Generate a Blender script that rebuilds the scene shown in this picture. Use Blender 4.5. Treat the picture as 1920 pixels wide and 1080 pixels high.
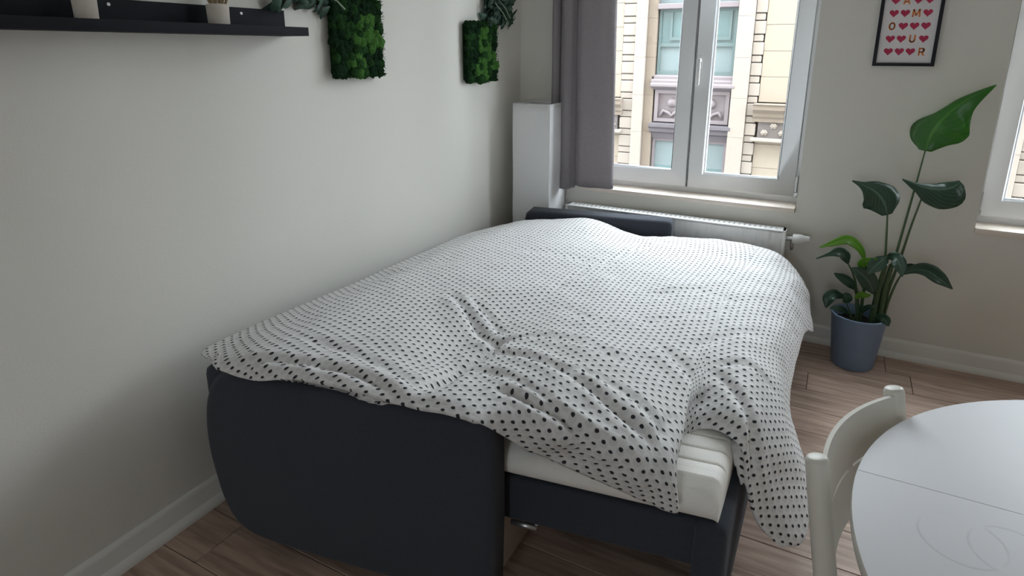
import bpy, bmesh, math, random
import numpy as np
from mathutils import Vector, Matrix, Euler, noise

random.seed(7)
for o in list(bpy.data.objects):
    bpy.data.objects.remove(o, do_unlink=True)
SC = bpy.context.scene
COL = SC.collection

# ------------------------------------------------------------------ camera
# room: left wall x=0, window wall y=0, floor z=0, metres
FPX, CX, CY = 1152.9, 960.0, 407.9
PITCH, YAW = 0.266262, -0.486535
CAM = np.array([1.743, -3.405, 1.5])
FW = np.array([math.sin(YAW)*math.cos(PITCH), math.cos(YAW)*math.cos(PITCH), -math.sin(PITCH)])
RT = np.array([math.cos(YAW), -math.sin(YAW), 0.0])
UP = np.cross(RT, FW)
cd = bpy.data.cameras.new('camera')
cam = bpy.data.objects.new('camera', cd); COL.objects.link(cam)
cd.sensor_width = 36.0
cd.lens = FPX*36.0/1920.0
cd.shift_y = (CY-540.0)/1920.0
cd.clip_start = 0.02; cd.clip_end = 200
cam.matrix_world = Matrix(((RT[0], UP[0], -FW[0], CAM[0]), (RT[1], UP[1], -FW[1], CAM[1]),
                           (RT[2], UP[2], -FW[2], CAM[2]), (0, 0, 0, 1)))
SC.camera = cam


def at(px, py, ax, val):
    """point where the ray of a photo pixel meets the plane axis=val"""
    d = FW*FPX+RT*(px-CX)-UP*(py-CY)
    t = (val-CAM[ax])/d[ax]
    return CAM+d*t


def at_plane(px, py, p0, n):
    d = FW*FPX+RT*(px-CX)-UP*(py-CY)
    n = np.array(n, float); t = ((np.array(p0)-CAM)@n)/(d@n)
    return CAM+d*t


# ------------------------------------------------------------------ light
SKY = 18.5
w = bpy.data.worlds.new('overcast_sky'); SC.world = w
w.use_nodes = True
bg = w.node_tree.nodes['Background']
bg.inputs[0].default_value = (0.87, 0.94, 1.0, 1)
bg.inputs[1].default_value = SKY


def portal(name, loc, rot, sx, sy):
    l = bpy.data.lights.new(name, 'AREA'); l.shape = 'RECTANGLE'; l.size = sx; l.size_y = sy
    l.cycles.is_portal = True
    o = bpy.data.objects.new(name, l); COL.objects.link(o)
    o.location = loc; o.rotation_euler = rot
    return o


RX1, RY0, RZ1 = 4.6, -6.0, 3.05            # room: right wall, rear wall, ceiling
W1 = (0.42, 1.60, 0.69, 2.70)              # window openings in the window wall
W2 = (2.357, 3.54, 0.69, 2.70)
portal('sky_portal', ((W1[0]+W1[1])/2, 0.21, (W1[2]+W1[3])/2), (math.radians(-90), 0, 0), W1[1]-W1[0], W1[3]-W1[2])
W3 = (1.42, 2.00, 0.9, 1.95)                  # unseen opening added in the rear wall for fill light
portal('sky_portal', ((W3[0]+W3[1])/2, RY0-0.2, (W3[2]+W3[3])/2), (math.radians(90), 0, 0), W3[1]-W3[0], W3[3]-W3[2])  # portal for the added fill opening
portal('sky_portal', ((W2[0]+W2[1])/2, 0.21, (W2[2]+W2[3])/2), (math.radians(-90), 0, 0), W2[1]-W2[0], W2[3]-W2[2])

vs = SC.view_settings
vs.view_transform = 'Standard'; vs.look = 'None'; vs.gamma = 1.0; vs.use_curve_mapping = False
vs.exposure = 0.0
SC.display_settings.display_device = 'sRGB'
cy = SC.cycles
cy.use_denoising = True
cy.max_bounces = 12; cy.diffuse_bounces = 8; cy.glossy_bounces = 4
cy.transmission_bounces = 6; cy.transparent_max_bounces = 12
cy.caustics_reflective = False; cy.caustics_refractive = False
cy.sample_clamp_indirect = 8.0


# ------------------------------------------------------------------ helpers
def tag(o, label=None, cat=None, group=None, kind=None):
    if label: o['label'] = label
    if cat: o['category'] = cat
    if group: o['group'] = group
    if kind: o['kind'] = kind
    return o


def empty(name, loc=(0, 0, 0), rz=0.0):
    o = bpy.data.objects.new(name, None); COL.objects.link(o)
    o.location = loc; o.rotation_euler = (0, 0, rz); o.empty_display_size = 0.1
    return o


def link(name, me, mat, parent=None, smooth=False, auto=None):
    if mat is not None:
        if not me.materials: me.materials.append(mat)
    if smooth:
        for p in me.polygons: p.use_smooth = True
    o = bpy.data.objects.new(name, me); COL.objects.link(o)
    if parent is not None: o.parent = parent
    return o


def fin(name, bm, mat, parent=None, smooth=False, sharp=None):
    bmesh.ops.recalc_face_normals(bm, faces=bm.faces)
    me = bpy.data.meshes.new(name); bm.to_mesh(me); bm.free()
    if smooth:
        for p in me.polygons: p.use_smooth = True
        if sharp is not None:
            me.set_sharp_from_angle(angle=math.radians(sharp))
    return link(name, me, mat, parent)


def box(bm, x0, x1, y0, y1, z0, z1, bev=0.0, seg=2):
    vs_ = [bm.verts.new(p) for p in ((x0, y0, z0), (x1, y0, z0), (x1, y1, z0), (x0, y1, z0),
                                     (x0, y0, z1), (x1, y0, z1), (x1, y1, z1), (x0, y1, z1))]
    fs = [bm.faces.new([vs_[i] for i in f]) for f in
          ((0, 3, 2, 1), (4, 5, 6, 7), (0, 1, 5, 4), (1, 2, 6, 5), (2, 3, 7, 6), (3, 0, 4, 7))]
    if bev > 0:
        es = list({e for f in fs for e in f.edges})
        bmesh.ops.bevel(bm, geom=es, offset=bev, segments=seg, profile=0.5, affect='EDGES')


def boxo(name, mat, parent, x0, x1, y0, y1, z0, z1, bev=0.0, seg=2, smooth=False):
    bm = bmesh.new(); box(bm, x0, x1, y0, y1, z0, z1, bev, seg)
    return fin(name, bm, mat, parent, smooth=bev > 0, sharp=40)


def prism(bm, pts, off):
    """closed polygon pts (3D) extruded by vector off"""
    off = Vector(off)
    a = [bm.verts.new(p) for p in pts]; b = [bm.verts.new(Vector(p)+off) for p in pts]
    n = len(pts)
    bm.faces.new(a); bm.faces.new(list(reversed(b)))
    for i in range(n):
        j = (i+1) % n
        bm.faces.new((a[j], a[i], b[i], b[j]))


def tube(bm, pts, rad, n=10, cap=True):
    pts = [Vector(p) for p in pts]
    if not hasattr(rad, '__len__'): rad = [rad]*len(pts)
    rings = []; ref = None
    for i, p in enumerate(pts):
        t = (pts[min(i+1, len(pts)-1)]-pts[max(i-1, 0)]).normalized()
        if ref is None:
            ref = t.orthogonal().normalized()
        ref = (ref-t*ref.dot(t)).normalized()
        b = t.cross(ref)
        rings.append([bm.verts.new(p+(ref*math.cos(2*math.pi*k/n)+b*math.sin(2*math.pi*k/n))*rad[i]) for k in range(n)])
    for a, b in zip(rings, rings[1:]):
        for k in range(n):
            bm.faces.new((a[k], a[(k+1) % n], b[(k+1) % n], b[k]))
    if cap:
        bm.faces.new(list(reversed(rings[0]))); bm.faces.new(rings[-1])


def lathe(bm, prof, c=(0, 0, 0), n=40):
    rings = []
    for r, z in prof:
        if r < 1e-5:
            rings.append([bm.verts.new((c[0], c[1], c[2]+z))])
        else:
            rings.append([bm.verts.new((c[0]+r*math.cos(2*math.pi*k/n), c[1]+r*math.sin(2*math.pi*k/n), c[2]+z)) for k in range(n)])
    for a, b in zip(rings, rings[1:]):
        for k in range(n):
            k2 = (k+1) % n
            if len(a) == 1 and len(b) == 1: continue
            if len(a) == 1: bm.faces.new((a[0], b[k], b[k2]))
            elif len(b) == 1: bm.faces.new((a[k], b[0], a[k2]))
            else: bm.faces.new((a[k], b[k], b[k2], a[k2]))


def catmull(P, n):
    """P: (m, k) control points -> (n*(m-1)+1, k) samples"""
    P = np.asarray(P, float); m = len(P); out = []
    E = np.vstack([2*P[0]-P[1], P, 2*P[-1]-P[-2]])
    for i in range(m-1):
        p0, p1, p2, p3 = E[i], E[i+1], E[i+2], E[i+3]
        for j in range(n):
            t = j/n
            out.append(0.5*((2*p1)+(-p0+p2)*t+(2*p0-5*p1+4*p2-p3)*t*t+(-p0+3*p1-3*p2+p3)*t**3))
    out.append(P[-1])
    return np.array(out)


# ------------------------------------------------------------------ materials
def mat(name, col, rough=0.6, metal=0.0, var=0.0, scale=8.0, bump=0.0, bscale=60.0, spec=0.5, coat=0.0, stretch=None, sheen=0.0):
    m = bpy.data.materials.new(name); m.use_nodes = True
    nt = m.node_tree; b = nt.nodes['Principled BSDF']
    b.inputs['Base Color'].default_value = (*col, 1)
    b.inputs['Roughness'].default_value = rough
    b.inputs['Metallic'].default_value = metal
    b.inputs['Specular IOR Level'].default_value = spec
    b.inputs['Coat Weight'].default_value = coat
    if sheen:
        b.inputs['Sheen Weight'].default_value = sheen
    tc = nt.nodes.new('ShaderNodeTexCoord')
    src = tc.outputs['Object']
    if stretch:
        mp = nt.nodes.new('ShaderNodeMapping'); mp.inputs['Scale'].default_value = stretch
        nt.links.new(src, mp.inputs['Vector']); src = mp.outputs['Vector']
    if var > 0:
        n = nt.nodes.new('ShaderNodeTexNoise'); n.inputs['Scale'].default_value = scale; n.inputs['Detail'].default_value = 5
        nt.links.new(src, n.inputs['Vector'])
        r = nt.nodes.new('ShaderNodeMix'); r.data_type = 'RGBA'
        r.inputs['A'].default_value = (*[c*(1-var) for c in col], 1)
        r.inputs['B'].default_value = (*[min(1, c*(1+var)) for c in col], 1)
        nt.links.new(n.outputs['Fac'], r.inputs['Factor'])
        nt.links.new(r.outputs['Result'], b.inputs['Base Color'])
    if bump > 0:
        n2 = nt.nodes.new('ShaderNodeTexNoise'); n2.inputs['Scale'].default_value = bscale; n2.inputs['Detail'].default_value = 4
        nt.links.new(src, n2.inputs['Vector'])
        bp = nt.nodes.new('ShaderNodeBump'); bp.inputs['Strength'].default_value = bump; bp.inputs['Distance'].default_value = 0.01
        nt.links.new(n2.outputs['Fac'], bp.inputs['Height'])
        nt.links.new(bp.outputs['Normal'], b.inputs['Normal'])
    return m


M = {}
M['wall'] = mat('wall_paint', (0.70, 0.68, 0.63), 0.85, var=0.02, scale=2.0, bump=0.06, bscale=140)
M['ceiling'] = mat('ceiling_paint', (0.80, 0.80, 0.78), 0.9, bump=0.03)
M['skirting'] = mat('skirting_paint', (0.74, 0.73, 0.69), 0.45, bump=0.02, bscale=30)
M['upvc'] = mat('white_window_frame', (0.80, 0.81, 0.82), 0.35, bump=0.01)
M['sill'] = mat('cream_stone_sill', (0.74, 0.66, 0.58), 0.4, var=0.06, scale=14)
M['gasket'] = mat('black_gasket', (0.03, 0.03, 0.03), 0.6, bump=0.05)
M['white_metal'] = mat('white_enamel', (0.80, 0.80, 0.79), 0.35, bump=0.01)
M['grey_metal'] = mat('grey_metal', (0.5, 0.5, 0.5), 0.35, metal=0.9, bump=0.03)
M['slot'] = mat('grey_grille_gap', (0.42, 0.42, 0.42), 0.7, bump=0.02)
M['shelf'] = mat('black_lacquer_shelf', (0.016, 0.017, 0.022), 0.8, var=0.15, bump=0.03, spec=0.2)
M['sofa'] = mat('charcoal_upholstery', (0.040, 0.045, 0.058), 0.95, var=0.22, scale=220, bump=0.35, bscale=600, spec=0.2, sheen=0.12)
M['sofa_front'] = M['sofa']
M['mattress'] = mat('white_mattress_fabric', (0.80, 0.78, 0.74), 0.9, var=0.03, scale=90, bump=0.12, bscale=350, spec=0.2)
M['curtain'] = mat('grey_curtain', (0.370, 0.345, 0.360), 0.95, var=0.2, scale=60, bump=0.3, bscale=400, spec=0.1, stretch=(1, 1, 4))
M['lamp'] = mat('white_paper_shade', (0.92, 0.92, 0.93), 0.9, var=0.01, scale=30, bump=0.15, bscale=120, spec=0.2)
M['frame'] = mat('black_picture_frame', (0.018, 0.018, 0.024), 0.7, bump=0.03, spec=0.25)
M['paper'] = mat('poster_paper', (0.70, 0.68, 0.69), 0.7, var=0.02)
M['heart'] = mat('crimson_print', (0.42, 0.022, 0.075), 0.7, var=0.1, scale=80)
M['letter'] = mat('orange_print', (0.68, 0.20, 0.055), 0.7, var=0.1, scale=80)
M['pot'] = mat('blue_grey_plastic', (0.200, 0.290, 0.440), 0.42, var=0.12, scale=9, bump=0.02)
M['soil'] = mat('dark_soil', (0.015, 0.012, 0.010), 1.0, var=0.4, scale=60, bump=0.8, bscale=90)
M['stem'] = mat('green_stem', (0.05, 0.095, 0.035), 0.5, var=0.25, scale=20, bump=0.05)
M['chair'] = mat('cream_white_lacquer', (0.66, 0.64, 0.58), 0.4, var=0.02, bump=0.01)
M['table_edge'] = mat('cream_table_edge', (0.62, 0.60, 0.55), 0.45, var=0.02, bump=0.01)
M['pale_board'] = mat('pale_chipboard', (0.62, 0.52, 0.45), 0.7, var=0.1, scale=50)
M['moss_dark'] = mat('deep_green_moss', (0.008, 0.026, 0.010), 1.0, var=0.5, scale=70, bump=1.0, bscale=160, spec=0.1)
M['moss_mid'] = mat('mid_green_moss', (0.017, 0.055, 0.014), 1.0, var=0.5, scale=70, bump=1.0, bscale=160, spec=0.1)
M['moss_light'] = mat('bright_green_moss', (0.055, 0.150, 0.030), 1.0, var=0.4, scale=70, bump=1.0, bscale=160, spec=0.1)
M['fol_dark'] = mat('dark_bluegreen_leaf', (0.012, 0.042, 0.026), 0.6, var=0.4, scale=40)
M['fol_mid'] = mat('grey_green_leaf', (0.035, 0.085, 0.055), 0.6, var=0.4, scale=40)
M['fol_pale'] = mat('pale_green_stalk', (0.20, 0.25, 0.17), 0.6, var=0.2, scale=40)
M['cement'] = mat('pale_cement_pot', (0.55, 0.50, 0.44), 0.9, var=0.12, scale=30, bump=0.2)
M['dried'] = mat('dried_grass', (0.28, 0.20, 0.11), 0.9, var=0.3, scale=60)
M['subfloor'] = mat('dark_plank_joint', (0.06, 0.045, 0.035), 0.8, var=0.1)
M['asphalt'] = mat('street_asphalt', (0.22, 0.22, 0.22), 0.9, var=0.1, bump=0.1)
M['brick_out'] = mat('outer_wall_render', (0.33, 0.3, 0.27), 0.9, var=0.05)
# facade across the street
M['stone'] = mat('cream_limestone', (0.245, 0.208, 0.165), 0.9, var=0.07, scale=3, bump=0.1, bscale=20)
M['stone_pale'] = mat('pale_limestone', (0.250, 0.218, 0.188), 0.9, var=0.06, scale=4, bump=0.1, bscale=20)
M['stone_brown'] = mat('brown_sandstone', (0.175, 0.142, 0.112), 0.9, var=0.12, scale=6, bump=0.1, bscale=20)
M['stone_dark'] = mat('dark_frieze_stone', (0.120, 0.105, 0.100), 0.9, var=0.2, scale=12, bump=0.3, bscale=40)  # plain dark tone for the frieze
M['joint'] = mat('dark_stone_joint', (0.150, 0.128, 0.110), 0.95, var=0.1)
M['mauve'] = mat('weathered_mauve_wood', (0.155, 0.132, 0.140), 0.7, var=0.12, scale=8)
M['mauve_dark'] = mat('dark_mauve_wood_and_shadow', (0.085, 0.075, 0.085), 0.7, var=0.15, scale=8)  # entablature wood, also the painted shadow strip below the sill
M['teal_frame'] = mat('teal_painted_frame', (0.085, 0.120, 0.120), 0.6, var=0.08)


def glass_mat(name, tint=(1, 1, 1), refl=0.06):
    m = bpy.data.materials.new(name); m.use_nodes = True
    nt = m.node_tree; nt.nodes.clear()
    out = nt.nodes.new('ShaderNodeOutputMaterial'); mx = nt.nodes.new('ShaderNodeMixShader')
    tr = nt.nodes.new('ShaderNodeBsdfTransparent'); tr.inputs[0].default_value = (*tint, 1)
    gl = nt.nodes.new('ShaderNodeBsdfGlossy'); gl.inputs['Roughness'].default_value = 0.02
    lw = nt.nodes.new('ShaderNodeLayerWeight'); lw.inputs['Blend'].default_value = 0.5
    pw = nt.nodes.new('ShaderNodeMath'); pw.operation = 'POWER'; pw.inputs[1].default_value = 5.0
    nt.links.new(lw.outputs['Facing'], pw.inputs[0])
    fr = nt.nodes.new('ShaderNodeMath'); fr.operation = 'MULTIPLY_ADD'; fr.inputs[1].default_value = 0.5; fr.inputs[2].default_value = refl*0.5
    nt.links.new(pw.outputs[0], fr.inputs[0])
    nt.links.new(fr.outputs[0], mx.inputs[0]); nt.links.new(tr.outputs[0], mx.inputs[1]); nt.links.new(gl.outputs[0], mx.inputs[2])
    nt.links.new(mx.outputs[0], out.inputs[0])
    return m


M['glass'] = glass_mat('window_glass', (0.97, 0.98, 0.98))
M['far_glass'] = mat('teal_window_glass', (0.080, 0.135, 0.140), 0.08, var=0.25, scale=1.5, spec=0.8)
M['far_blind'] = mat('pale_roller_blind', (0.135, 0.170, 0.175), 0.8, var=0.06, scale=3)


def plank_mat():
    m = bpy.data.materials.new('oak_laminate'); m.use_nodes = True
    nt = m.node_tree; b = nt.nodes['Principled BSDF']; L = nt.links.new
    tc = nt.nodes.new('ShaderNodeTexCoord'); oi = nt.nodes.new('ShaderNodeObjectInfo')
    add = nt.nodes.new('ShaderNodeVectorMath'); add.operation = 'ADD'
    mul = nt.nodes.new('ShaderNodeVectorMath'); mul.operation = 'SCALE'
    cmb = nt.nodes.new('ShaderNodeCombineXYZ')
    for k in range(3): L(oi.outputs['Random'], cmb.inputs[k])
    L(cmb.outputs[0], mul.inputs[0]); mul.inputs['Scale'].default_value = 40.0
    L(tc.outputs['Object'], add.inputs[0]); L(mul.outputs[0], add.inputs[1])
    mp = nt.nodes.new('ShaderNodeMapping'); mp.inputs['Scale'].default_value = (2.2, 26, 1)
    L(add.outputs[0], mp.inputs['Vector'])
    n = nt.nodes.new('ShaderNodeTexNoise'); n.inputs['Scale'].default_value = 1.6; n.inputs['Detail'].default_value = 7; n.inputs['Distortion'].default_value = 0.6
    L(mp.outputs[0], n.inputs['Vector'])
    cr = nt.nodes.new('ShaderNodeValToRGB')
    cr.color_ramp.elements[0].position = 0.30; cr.color_ramp.elements[0].color = (0.25, 0.168, 0.128, 1)
    cr.color_ramp.elements[1].position = 0.68; cr.color_ramp.elements[1].color = (0.50, 0.365, 0.292, 1)
    L(n.outputs['Fac'], cr.inputs[0])
    hs = nt.nodes.new('ShaderNodeHueSaturation')
    mr = nt.nodes.new('ShaderNodeMapRange'); mr.inputs[3].default_value = 0.88; mr.inputs[4].default_value = 1.12
    L(oi.outputs['Random'], mr.inputs[0]); L(mr.outputs[0], hs.inputs['Value']); L(cr.outputs[0], hs.inputs['Color'])
    L(hs.outputs[0], b.inputs['Base Color'])
    b.inputs['Roughness'].default_value = 0.42
    bp = nt.nodes.new('ShaderNodeBump'); bp.inputs['Strength'].default_value = 0.06; bp.inputs['Distance'].default_value = 0.004
    L(n.outputs['Fac'], bp.inputs['Height']); L(bp.outputs[0], b.inputs['Normal'])
    return m


M['plank'] = plank_mat()


def duvet_mat():
    """white cotton, half-drop rows of dark dots with pale grey scallops, in metres of cloth (UV)"""
    m = bpy.data.materials.new('dotted_cotton'); m.use_nodes = True
    nt = m.node_tree; b = nt.nodes['Principled BSDF']; L = nt.links.new

    def math_(op, a, c=None, d=None):
        n = nt.nodes.new('ShaderNodeMath'); n.operation = op
        for k, v in enumerate((a, c, d)):
            if v is None: continue
            if isinstance(v, (int, float)): n.inputs[k].default_value = v
            else: L(v, n.inputs[k])
        return n.outputs[0]
    uv = nt.nodes.new('ShaderNodeUVMap'); uv.uv_map = 'UVMap'
    sp = nt.nodes.new('ShaderNodeSeparateXYZ')
    nz = nt.nodes.new('ShaderNodeTexNoise'); nz.inputs['Scale'].default_value = 60; L(uv.outputs[0], nz.inputs['Vector'])
    wob = nt.nodes.new('ShaderNodeVectorMath'); wob.operation = 'MULTIPLY_ADD'
    L(nz.outputs['Color'], wob.inputs[0]); wob.inputs[1].default_value = (0.004, 0.004, 0); L(uv.outputs[0], wob.inputs[2])
    L(wob.outputs[0], sp.inputs[0])
    U, V = sp.outputs[0], sp.outputs[1]
    pu, pv = 0.0212, 0.0305                 # column pitch, dot pitch along a column; every other column drops by half
    u = math_('DIVIDE', U, pu); colm = math_('FLOOR', u); fu = math_('SUBTRACT', math_('FRACT', u), 0.5)
    half = math_('MULTIPLY', math_('MODULO', colm, 2.0), 0.5)
    v = math_('ADD', math_('DIVIDE', V, pv), half); fv = math_('SUBTRACT', math_('FRACT', v), 0.5)
    du = math_('MULTIPLY', fu, pu/0.0053); dv = math_('MULTIPLY', fv, pv/0.0046)
    r2 = math_('ADD', math_('MULTIPLY', du, du), math_('MULTIPLY', dv, dv))
    mrd = nt.nodes.new('ShaderNodeMapRange'); mrd.interpolation_type = 'SMOOTHSTEP'
    mrd.inputs[1].default_value = 1.25; mrd.inputs[2].default_value = 0.75
    L(r2, mrd.inputs[0]); dot = mrd.outputs[0]
    # pale grey scallop reaching below and beside each dot
    fv2 = math_('ADD', fv, 0.22)
    eu = math_('MULTIPLY', fu, pu/0.0112); ev = math_('MULTIPLY', fv2, pv/0.0100)
    e2 = math_('ADD', math_('MULTIPLY', eu, eu), math_('MULTIPLY', ev, ev))
    mrs = nt.nodes.new('ShaderNodeMapRange'); mrs.interpolation_type = 'SMOOTHSTEP'
    mrs.inputs[1].default_value = 1.3; mrs.inputs[2].default_value = 0.5
    L(e2, mrs.inputs[0])
    m1 = nt.nodes.new('ShaderNodeMix'); m1.data_type = 'RGBA'
    m1.inputs['A'].default_value = (0.66, 0.65, 0.645, 1); m1.inputs['B'].default_value = (0.42, 0.41, 0.40, 1)
    L(math_('MULTIPLY', mrs.outputs[0], 0.32), m1.inputs['Factor'])
    m2 = nt.nodes.new('ShaderNodeMix'); m2.data_type = 'RGBA'
    L(m1.outputs['Result'], m2.inputs['A']); m2.inputs['B'].default_value = (0.030, 0.030, 0.036, 1)
    L(dot, m2.inputs['Factor'])
    L(m2.outputs['Result'], b.inputs['Base Color'])
    b.inputs['Roughness'].default_value = 0.9; b.inputs['Specular IOR Level'].default_value = 0.2
    n2 = nt.nodes.new('ShaderNodeTexNoise'); n2.inputs['Scale'].default_value = 700; L(uv.outputs[0], n2.inputs['Vector'])
    n3 = nt.nodes.new('ShaderNodeTexNoise'); n3.inputs['Scale'].default_value = 28; n3.inputs['Detail'].default_value = 3; L(uv.outputs[0], n3.inputs['Vector'])
    bp = nt.nodes.new('ShaderNodeBump'); bp.inputs['Strength'].default_value = 0.15; bp.inputs['Distance'].default_value = 0.004
    L(n2.outputs['Fac'], bp.inputs['Height'])
    bp2 = nt.nodes.new('ShaderNodeBump'); bp2.inputs['Strength'].default_value = 0.35; bp2.inputs['Distance'].default_value = 0.012
    L(n3.outputs['Fac'], bp2.inputs['Height']); L(bp.outputs[0], bp2.inputs['Normal'])
    L(bp2.outputs[0], b.inputs['Normal'])
    return m


M['duvet'] = duvet_mat()


def leaf_mat(name, dark, light, transl=0.25):
    m = bpy.data.materials.new(name); m.use_nodes = True
    nt = m.node_tree; b = nt.nodes['Principled BSDF']; L = nt.links.new
    uv = nt.nodes.new('ShaderNodeUVMap'); uv.uv_map = 'UVMap'
    wv = nt.nodes.new('ShaderNodeTexWave'); wv.inputs['Scale'].default_value = 3.2; wv.inputs['Distortion'].default_value = 1.2
    mp = nt.nodes.new('ShaderNodeMapping'); mp.inputs['Rotation'].default_value = (0, 0, 0.5)
    L(uv.outputs[0], mp.inputs['Vector']); L(mp.outputs[0], wv.inputs['Vector'])
    sp = nt.nodes.new('ShaderNodeSeparateXYZ'); L(uv.outputs[0], sp.inputs[0])
    ab = nt.nodes.new('ShaderNodeMath'); ab.operation = 'ABSOLUTE'; L(sp.outputs[1], ab.inputs[0])
    rib = nt.nodes.new('ShaderNodeMapRange'); rib.inputs[1].default_value = 0.09; rib.inputs[2].default_value = 0.02
    L(ab.outputs[0], rib.inputs[0])
    mx = nt.nodes.new('ShaderNodeMix'); mx.data_type = 'RGBA'
    mx.inputs['A'].default_value = (*dark, 1); mx.inputs['B'].default_value = (*light, 1)
    fc = nt.nodes.new('ShaderNodeMath'); fc.operation = 'MULTIPLY'; fc.inputs[1].default_value = 0.5
    L(wv.outputs['Fac'], fc.inputs[0]); L(fc.outputs[0], mx.inputs['Factor'])
    m2 = nt.nodes.new('ShaderNodeMix'); m2.data_type = 'RGBA'
    L(mx.outputs['Result'], m2.inputs['A']); m2.inputs['B'].default_value = (light[0]*1.9, light[1]*1.6, light[2]*1.8, 1)
    L(rib.outputs[0], m2.inputs['Factor'])
    L(m2.outputs['Result'], b.inputs['Base Color'])
    b.inputs['Roughness'].default_value = 0.32
    tl = nt.nodes.new('ShaderNodeBsdfTranslucent'); tl.inputs[0].default_value = (light[0]*2.2, light[1]*2.4, light[2], 1)
    ms = nt.nodes.new('ShaderNodeMixShader'); ms.inputs[0].default_value = transl
    L(b.outputs[0], ms.inputs[1]); L(tl.outputs[0], ms.inputs[2])
    L(ms.outputs[0], nt.nodes['Material Output'].inputs[0])
    return m


M['leaf_dark'] = leaf_mat('dark_glossy_leaf', (0.020, 0.055, 0.034), (0.060, 0.130, 0.085), 0.08)
M['leaf_mid'] = leaf_mat('mid_green_leaf', (0.03, 0.10, 0.025), (0.06, 0.17, 0.035), 0.3)
M['leaf_young'] = leaf_mat('young_green_leaf', (0.11, 0.24, 0.03), (0.16, 0.32, 0.05), 0.3)


def table_mat():
    m = mat('pale_grey_table_top', (0.58, 0.58, 0.60), 0.5, var=0.03, scale=5, bump=0.01)
    nt = m.node_tree; b = nt.nodes['Principled BSDF']; L = nt.links.new
    base = b.inputs['Base Color'].links[0].from_socket
    tc = nt.nodes.new('ShaderNodeTexCoord')
    cur = base
    # ring stains left by mugs, at fixed places on the top, and smudges
    for (px_, py_, r_) in ((1803, 1012, 0.060), (1903, 1040, 0.060)):
        cx_, cy_ = at(px_, py_, 2, 0.74)[:2]-np.array((2.465, -2.336))
        d = nt.nodes.new('ShaderNodeVectorMath'); d.operation = 'DISTANCE'
        d.inputs[1].default_value = (cx_, cy_, 0.0)
        sp = nt.nodes.new('ShaderNodeVectorMath'); sp.operation = 'MULTIPLY'; sp.inputs[1].default_value = (1, 1, 0)
        L(tc.outputs['Object'], sp.inputs[0]); L(sp.outputs[0], d.inputs[0])
        s = nt.nodes.new('ShaderNodeMath'); s.operation = 'SUBTRACT'; L(d.outputs['Value'], s.inputs[0]); s.inputs[1].default_value = r_
        a = nt.nodes.new('ShaderNodeMath'); a.operation = 'ABSOLUTE'; L(s.outputs[0], a.inputs[0])
        r = nt.nodes.new('ShaderNodeMapRange'); r.inputs[1].default_value = 0.0030; r.inputs[2].default_value = 0.0006
        r.inputs[4].default_value = 0.4
        L(a.outputs[0], r.inputs[0])
        nz = nt.nodes.new('ShaderNodeTexNoise'); nz.inputs['Scale'].default_value = 12; L(tc.outputs['Object'], nz.inputs['Vector'])
        q = nt.nodes.new('ShaderNodeMath'); q.operation = 'MULTIPLY'; L(r.outputs[0], q.inputs[0])
        nr = nt.nodes.new('ShaderNodeMapRange'); nr.inputs[1].default_value = 0.40; nr.inputs[2].default_value = 0.52; L(nz.outputs['Fac'], nr.inputs[0])
        L(nr.outputs[0], q.inputs[1])
        mx = nt.nodes.new('ShaderNodeMix'); mx.data_type = 'RGBA'
        L(cur, mx.inputs['A']); mx.inputs['B'].default_value = (0.34, 0.33, 0.33, 1); L(q.outputs[0], mx.inputs['Factor'])
        cur = mx.outputs['Result']
    nz = nt.nodes.new('ShaderNodeTexNoise'); nz.inputs['Scale'].default_value = 7; nz.inputs['Detail'].default_value = 6
    L(tc.outputs['Object'], nz.inputs['Vector'])
    r = nt.nodes.new('ShaderNodeMapRange'); r.inputs[1].default_value = 0.64; r.inputs[2].default_value = 0.78; r.inputs[4].default_value = 0.35
    L(nz.outputs['Fac'], r.inputs[0])
    mx = nt.nodes.new('ShaderNodeMix'); mx.data_type = 'RGBA'
    L(cur, mx.inputs['A']); mx.inputs['B'].default_value = (0.42, 0.41, 0.41, 1); L(r.outputs[0], mx.inputs['Factor'])
    L(mx.outputs['Result'], b.inputs['Base Color'])
    return m


M['table'] = table_mat()

def make_translucent(m, col, fac):
    nt = m.node_tree; out = nt.nodes['Material Output']; b = nt.nodes['Principled BSDF']
    t = nt.nodes.new('ShaderNodeBsdfTranslucent'); t.inputs[0].default_value = (*col, 1)
    ms = nt.nodes.new('ShaderNodeMixShader'); ms.inputs[0].default_value = fac
    nt.links.new(b.outputs[0], ms.inputs[1]); nt.links.new(t.outputs[0], ms.inputs[2]); nt.links.new(ms.outputs[0], out.inputs[0])


make_translucent(M['lamp'], (0.85, 0.85, 0.85), 0.15)
make_translucent(M['curtain'], (0.34, 0.30, 0.31), 0.25)

# ------------------------------------------------------------------ room shell
T = 0.22                                    # window wall thickness
bm = bmesh.new(); box(bm, -0.2, 0, RY0, T, 0, RZ1)
tag(fin('wall_left', bm, M['wall']), 'plain off-white painted wall behind the bed', kind='structure')

bm = bmesh.new()
xs = [0.0, W1[0], W1[1], W2[0], W2[1], RX1+0.2]
for i in range(5):
    x0, x1 = xs[i], xs[i+1]
    if i in (1, 3):
        box(bm, x0, x1, 0, T, -0.3, W1[2]); box(bm, x0, x1, 0, T, W1[3], RZ1)
    else:
        box(bm, x0, x1, 0, T, -0.3, RZ1)
tag(fin('wall_window', bm, M['wall']), 'off-white wall with two white windows', kind='structure')

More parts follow.
